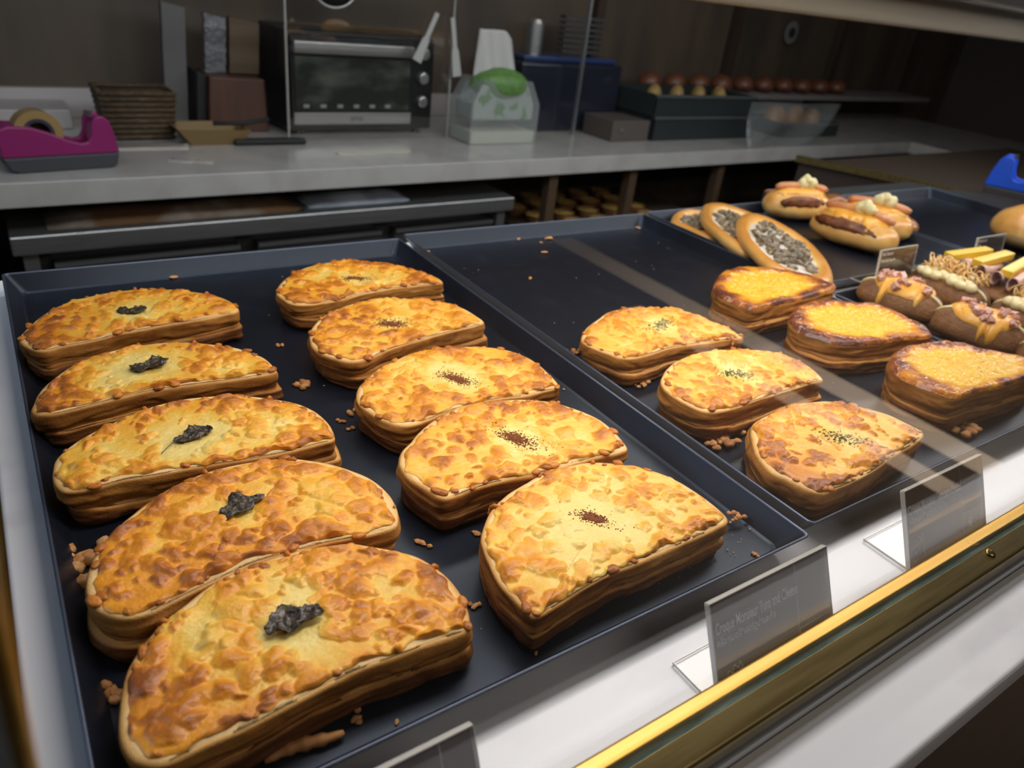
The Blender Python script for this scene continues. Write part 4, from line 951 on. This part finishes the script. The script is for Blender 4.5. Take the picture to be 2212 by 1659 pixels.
o = MB().add(v, f).build('tissue', mat('tissue_paper', (.48, .46, .44), .8), td, sm=True); s_ = o.modifiers.new('s', 'SOLIDIFY'); s_.thickness = .0015

# dark appliance and rod behind the dispenser
ap = empty('coffee_machine', (1.50, 1.98, ZW), .045); tag(ap, 'black boxy appliance right of the tissue dispenser, mostly in the dark', 'appliance')
MB().box(-.17, .24, -.06, .12, 0, .20).build('body', mat('blue_black', (.014, .017, .028), .25, coat=.6), ap, bevel=.01)
MB().box(-.15, .22, -.04, .11, .2005, .215).build('lid', mat('dark_blue_lid', (.03, .05, .14), .2, coat=.6), ap, bevel=.004)  # plain dark blue lid
MB().rev([(.024, .2155), (.026, .30), (.020, .31)], TR((-.09, 0, 0)), 20).build('steel_cup', STEEL, ap)
for i in range(7): MB().box(.04, .20, .02, .05, .222+.016*i, .230+.016*i).build('grille_bar', DSTEEL, ap)
tag(sk(MB().box(1.520, 1.527, 1.80, 1.812, ZW+.0005, ZW+.40)).build('upright_rod', STEEL), 'thin upright steel rod in front of the dark appliance', 'rod')

# left group: cutting block, boxes, papers
kb = empty('knife_block', (.505, 2.00, ZW), .03); tag(kb, 'red brown wooden block holding papers left of the oven', 'block')
prism_xz([(-.060, 0), (.085, 0), (.080, .125), (-.050, .128)], -.07, .06).build('block', WOODR, kb, bevel=.004)
prism_xz([(-.082, 0), (-.061, 0), (-.051, .126), (-.072, .135)], -.05, .05).build('dark_side', BLACKM, kb, bevel=.002)
for i, (p0, w_, h_, m_, l) in enumerate([((.388, 2.0), .050, .27, mat('grey_paper', (.11, .105, .10), .7), 'tall pale paper sleeve standing left of the wooden block'), ((.487, 2.0), .05, .125, mat('grey_plastic', (.12, .12, .13), .2, coat=.9, bump=(70, .01, .9)), 'crinkled clear bag standing in the wooden block'), ((.555, 2.0), .07, .12, mat('kraft_paper', (.10, .066, .034), .7), 'brown kraft paper bag standing in the wooden block')]):
    z0 = ZW+(.0005 if i == 0 else .129)
    v = []; f = []; n = 10
    for j in range(n+1):
        for s in (-1, 1):
            zz = h_*j/n; v.append((s*w_/2*(1-.1*(j % 2)*(i == 1))+.06*zz, .0012*math.sin(j*1.3+i)+.012, zz-.005*s*(j == n))); v.append((s*w_/2*(1-.1*(j % 2)*(i == 1))+.06*zz, .0012*math.sin(j*1.3+i)-.012, zz-.005*s*(j == n)))
    for j in range(n):
        a_ = j*4; b_ = a_+4
        f += [(a_, b_, b_+2, a_+2), (a_+1, a_+3, b_+3, b_+1), (a_, a_+1, b_+1, b_), (a_+2, b_+2, b_+3, a_+3)]
    f += [(0, 2, 3, 1), (n*4, n*4+1, n*4+3, n*4+2)]
    o = MB().add(v, f).build(['paper_sleeve', 'clear_bag', 'kraft_bag'][i], m_, sm=False); o.location = (*p0, z0); tag(o, l, 'bag')
bk = empty('wicker_basket', (.285, 1.985, ZW+.042), .05)
tag(bk, 'dark wicker basket on the raised shelf at the left', 'basket'); bk.location = (.285, 1.90, ZW)
WICK = mat('wicker', (.050, .032, .015), .7, noise=(160, (.10, .062, .026), .45, .6, (.4, .4, 2)), bump=(200, .003, 1))
mb = MB()
for i in range(9):
    z = .008+.0115*i; k = 1+.02*i; q = [(-.064*k, -.045*k), (.064*k, -.045*k), (.064*k, .045*k), (-.064*k, .045*k)]
    mb.tube([(x, y, z) for x, y in q]+[(q[0][0], q[0][1], z)], .0058, 8)
mb.box(-.063, .063, -.044, .044, .001, .1)
mb.build('weave', WICK, bk, sm=True)
cb = empty('kraft_tray', (.43, 1.835, ZW), .05); tag(cb, 'small brown kraft paper tray with scalloped rim before the wooden block', 'tray')
MB().add([(-.055, -.035, 0), (.055, -.035, 0), (.055, .035, 0), (-.055, .035, 0), (-.085, -.05, .038), (.075, -.05, .034), (.075, .05, .036), (-.085, .05, .038),
          (-.083, -.047, .038), (.073, -.047, .034), (.073, .047, .036), (-.083, .047, .038), (-.053, -.033, .003), (.053, -.033, .003), (.053, .033, .003), (-.053, .033, .003)],
         [(3, 2, 1, 0), (0, 1, 5, 4), (1, 2, 6, 5), (2, 3, 7, 6), (3, 0, 4, 7), (4, 5, 9, 8), (5, 6, 10, 9), (6, 7, 11, 10), (7, 4, 8, 11), (8, 9, 13, 12), (9, 10, 14, 13), (10, 11, 15, 14), (11, 8, 12, 15), (12, 13, 14, 15)]).build('paper_tray', mat('kraft_tray', (.20, .13, .05), .7), cb)
tag(MB().tube([(.43, 1.812, ZW+.046), (.50, 1.822, ZW+.044), (.56, 1.825, ZW+.052)], .0050, 8).build('black_tongs', BLACKM, sm=True), 'black handle lying across the kraft paper tray', 'utensil')
tag(MB().box(-.085, .085, -.013, .013, 0, .014, TR((.553, 1.80, ZW+.0005), .02)).build('black_knife_case', BLACKM, bevel=.005), 'long black case lying in front of the wooden block', 'case')
for i in range(3): tag(MB().box(0, .20, -.004, .004, 0, .003, TR((.165+.004*i, 1.775+.018*i, ZW+.0005), .03+.02*i)).build('steel_skewer', mat('bright_steel', (.75, .72, .68), .2, .9)), ['shiny flat steel strip nearest on the worktop beside the tape dispenser', 'middle shiny steel strip beside the tape dispenser', 'rear shiny steel strip beside the tape dispenser'][i], 'utensil', 'steel strips on the worktop')
tag(MB().box(-.045, .045, -.018, .018, 0, .0010, TR((.345, 1.665, ZW+.0005), -.3)).build('clear_wrapper', mat('shiny_wrap', (.70, .68, .64), .12, .3, coat=.8, bump=(60, .01, 1))), 'scrap of shiny wrapper on the worktop in front of the kraft tray', 'wrapper')
tag(MB().box(-.10, .10, -.008, .008, 0, .002, TR((.775, 1.70, ZW+.0005), .09)).build('steel_ruler', mat('pale_steel', (.75, .72, .58), .25, .7)), 'pale steel ruler lying on the worktop in front of the oven', 'ruler')

def dispenser(loc, rz, m, label, sc_=1.0, flip=False):
    r = empty('tape_dispenser', loc, rz); r.scale = (sc_*(-1 if False else 1), sc_, sc_); tag(r, label, 'tape dispenser', None)
    pf = [(-.097, .028), (-.099, .060), (-.094, .078), (-.080, .083), (-.045, .080), (-.020, .071), (.010, .056), (.034, .048), (.046, .050), (.053, .062), (.057, .086), (.064, .095), (.078, .096), (.088, .086), (.095, .058), (.099, .028)]
    if flip: pf = [(-x, z) for x, z in pf][::-1]
    mb = prism_xz(pf, -.030, -.019); o = mb.build('side_wall', m, r, bevel=.003)
    mb = prism_xz(pf, .019, .030); mb.build('side_wall', m, r, bevel=.003)
    s = -1 if flip else 1
    pc = [(-.097*s, .028), (-.099*s, .060), (-.094*s, .078), (-.080*s, .083), (-.060*s, .081), (-.062*s, .040), (.050*s, .036), (.060*s, .080), (.068*s, .090), (.080*s, .088), (.095*s, .058), (.099*s, .028)]
    prism_xz(pc if not flip else pc[::-1], -.0192, .0192).build('core', m, r)
    prism_xz([(-.098, .028), (-.088, .006), (-.075, 0), (.080, 0), (.092, .006), (.098, .028)], -.031, .031).build('base', mat('charcoal_base', (.040, .040, .046), .5), r, bevel=.003)
    T_ = TR((-.030*s, 0, .066), 0, math.pi/2)
    MB().rev([(.026, -.016), (.040, -.016), (.040, .016), (.026, .016), (.026, -.016)], T_, 36).build('tape_roll', mat('brown_tape', (.30, .20, .08), .25, coat=.7), r)
    MB().rev([(.020, -.017), (.0258, -.017), (.0258, .017), (.020, .017), (.020, -.017)], T_, 30).build('hub', mat('dark_hub', (.04, .04, .06), .3, coat=.4), r)
    MB().box(.060*s-.002, .060*s+.004, -.017, .017, .093, .099).build('cutter', DSTEEL, r)
    return r
dispenser((.105, 1.640, ZW), A(10), mat('magenta_plastic', (.22, .012, .105), .42, coat=.1), 'magenta desktop tape dispenser standing on the worktop at the left')
sd = empty('side_cabinet', (2.2, .8, -.93)); tag(sd, 'dark brown cabinet beyond the right end trays with a thin brass edge', 'cabinet')
part(MB().prism([(1.872, .70), (1.925, .515), (2.9, .515), (2.9, 1.20), (1.668, 1.145)], -.93, -.012), 'body', mat('cabinet_dark', (.035, .022, .014), .5), sd)
part(MB().prism([(1.858, .695), (1.868, .697), (1.662, 1.150), (1.652, 1.148)], -.012, .004), 'brass_edge', BRASS2, sd)
bl = hz(2222, 444, -.0115)
dispenser((bl[0], bl[1], -.0115), A(108), mat('blue_plastic', (.018, .11, .80), .35, coat=.1), 'bright blue tape dispenser at the right edge behind the trays', 1.0)

# crates, wrapped breads and shelves on the right of the worktop
def crate(x, y, z, w_, d_, h_, label):
    r = empty('bread_crate', (x, y, z), .045); tag(r, label, 'crate', 'dark crates on the worktop')
    m_ = mat('crate_green_black', (.020, .026, .026), .4)
    MB().box(-w_/2, w_/2, -d_/2, d_/2, 0, .006).build('floor_panel', m_, r)
    for a_, b_, c_, e_ in ((-w_/2, w_/2, -d_/2, -d_/2+.006), (-w_/2, w_/2, d_/2-.006, d_/2), (-w_/2, -w_/2+.006, -d_/2, d_/2), (w_/2-.006, w_/2, -d_/2, d_/2)):
        MB().box(a_, b_, c_, e_, .006, h_).build('side_panel', m_, r)
    MB().box(-w_/2-.004, w_/2+.004, -d_/2-.004, -d_/2+.002, h_-.008, h_).build('rim', mat('crate_rim', (.07, .08, .08), .4), r)
YC = 1.80
crate(2.02, YC+.09, ZW+.0005, .52, .22, .075, 'lower dark crate on the worktop right of the appliance')
crate(2.00, YC+.09, ZW+.076, .50, .22, .065, 'upper dark crate stacked under the yellow topped breads')
YB = mat('dull_yellow_bun', (.30, .19, .06), .5, noise=(40, (.16, .09, .03), .4, .7, (1, 1, 1)))
OB = mat('orange_brown_bun', (.34, .16, .05), .5, noise=(30, (.16, .07, .025), .4, .7, (1, 1, 1)))
GY = 'yellow topped breads in the upper crate'; rng = np.random.RandomState(4)
for i in range(8):
    x = 1.80+.055*i; o = round_bun((x, YC+.035+.05*(i % 2)+.045*(x-1.8), ZW+.0825), .027, .075, '%s small bread with a dull yellow top in the upper crate' % ['leftmost', 'second from left', 'third from left', 'fourth from left', 'fifth from left', 'sixth from left', 'seventh from left', 'rightmost'][i], 200+i, tone=.5, m=YB, group=GY)
crate(2.62, YC+.09, ZW+.0005, .36, .20, .05, 'dark shallow crate near the corner with orange brown buns')
rows = ['leftmost', 'second', 'third', 'fourth', 'rightmost']
for i in range(5):
    round_bun((2.50+.06*i, YC+.09+.03*(i % 2)+.0, ZW+.007), .036, .085, '%s orange brown bun in the shallow crate near the corner' % rows[i], 220+i, tone=.55, m=OB, group='orange brown buns near the corner')
bx = empty('till_drawer', (1.66, YC+.04, ZW), .045); tag(bx, 'low brown box with a small round lock beside the dark crates', 'box')
MB().box(-.07, .09, -.07, .07, 0.0005, .062).build('body', mat('taupe_box', (.085, .070, .060), .5), bx, bevel=.003)
MB().rev([(.006, 0), (.005, .003)], TR((-.03, -.07, .035), 0, math.pi/2), 16).build('lock', STEEL, bx)
wr = empty('wrapped_tray', (2.28, 1.70, ZW)); tag(wr, 'crumpled clear film hanging over the worktop edge beside the crates', 'film')
n = 20; v = []; f = []
for j in range(n+1):
    for i in range(n+1):
        u, w_ = i/n, j/n; v.append((-.18+.5*u*(1-.3*w_), -.02-.02*w_+.01*math.sin(9*u+4*w_), .14-.145*w_+.012*math.sin(7*u)*w_ if w_ < .98 else .001))
for j in range(n):
    for i in range(n): f.append((j*(n+1)+i, j*(n+1)+i+1, (j+1)*(n+1)+i+1, (j+1)*(n+1)+i))
o = MB().add(v, f).build('film', glass('thin_film', (.9, .92, .92), 1.5, .15, .05), wr, sm=True); s_ = o.modifiers.new('s', 'SOLIDIFY'); s_.thickness = .0008
DIMB = mat('dark_red_bun', (.15, .05, .022), .5, coat=.2, noise=(30, (.09, .03, .015), .4, .7, (1, 1, 1)))
# shelf on the wall with more buns
sf = empty('wall_shelf', (2.7, 2.15, .0)); tag(sf, 'grey wall shelf above the worktop at the right', 'shelf')
part(sk(MB().box(1.75, 4.0, 1.93, 2.125, -.008, .010)), 'board', mat('shelf_grey', (.22, .20, .19), .5), sf, bevel=.002)
for x in (1.80, 2.55, 3.30, 3.95): part(sk(MB().box(x, x+.035, 2.09, 2.126, ZW+.067, 1.6)), 'upright', WOOD, sf)
names = ['leftmost', 'second', 'third', 'fourth', 'fifth', 'sixth', 'seventh', 'eighth', 'ninth', 'rightmost']
for i in range(10):
    x = 2.02+.135*i; round_bun((x, 2.00+WS*x, .0105), .045, .060, '%s dark reddish bun in the row on the wall shelf' % names[i], 240+i, tone=.85, m=DIMB, group='dark buns on the wall shelf')
tag(sk(MB().rev([(.045, 0), (.045, .004)], TR((2.95, 2.118, .235), 0, math.pi/2), 30)).build('wall_socket', mat('grey_oval', (.16, .16, .15), .5)), 'grey round fitting high on the back wall at the right', 'fitting')
tag(sk(MB().rev([(.020, 0), (.020, .003)], TR((2.95, 2.112, .235), 0, math.pi/2), 30)).build('wall_socket_hole', BLACKM), 'dark disc in the middle of the grey wall fitting', 'fitting')
# lower shelf with tarts under the worktop
lr = empty('tart_rack', (1.65, 1.95, -.93)); tag(lr, 'brown rack under the worktop carrying trays of small tarts', 'rack')
for x in (1.26, 1.57, 1.98): part(sk(MB().box(x, x+.030, 1.56, 1.59, -.93, ZW-.0455)), 'post', mat('rack_post', (.075, .045, .025), .5), lr)
part(sk(MB().box(1.26, 2.01, 1.56, 2.0, -.352, -.340)), 'shelf', mat('rack_shelf', (.07, .05, .035), .5), lr)
TM = mat('tart_gold', (.62, .42, .10), .4, coat=.3, noise=(40, (.36, .22, .06), .45, .7, (1, 1, 1))); TS = mat('tart_shell', (.26, .12, .045), .6)
k = 0; first = None
for j in range(4):
    for i in range(5):
        x, y = 1.335+.105*i+.02*(j % 2), 1.63+.09*j
        if first is None:
            r = empty('egg_tart', (x, y+WS*x, -.3395)); first = r
            a_ = MB().rev([(.026, 0), (.038, .024), (.035, .024), (.030, .012)], None, 20).build('shell', TS, r); b_ = MB().rev([(.001, .0125), (.0295, .013), (.0335, .019), (.030, .022), (.001, .024)], None, 20).build('filling', TM, r); kids = [a_, b_]
        else:
            r = first.copy(); col.objects.link(r); r.location = (x, y+WS*x, -.3395)
            for q in kids: c_ = q.copy(); col.objects.link(c_); c_.parent = r
        tag(r, 'small golden tart, %s of the %s row under the worktop' % (['first from left', 'second from left', 'middle one', 'fourth from left', 'rightmost'][i], ['front', 'second', 'third', 'back'][j]), 'tart', 'tarts on the rack under the worktop')
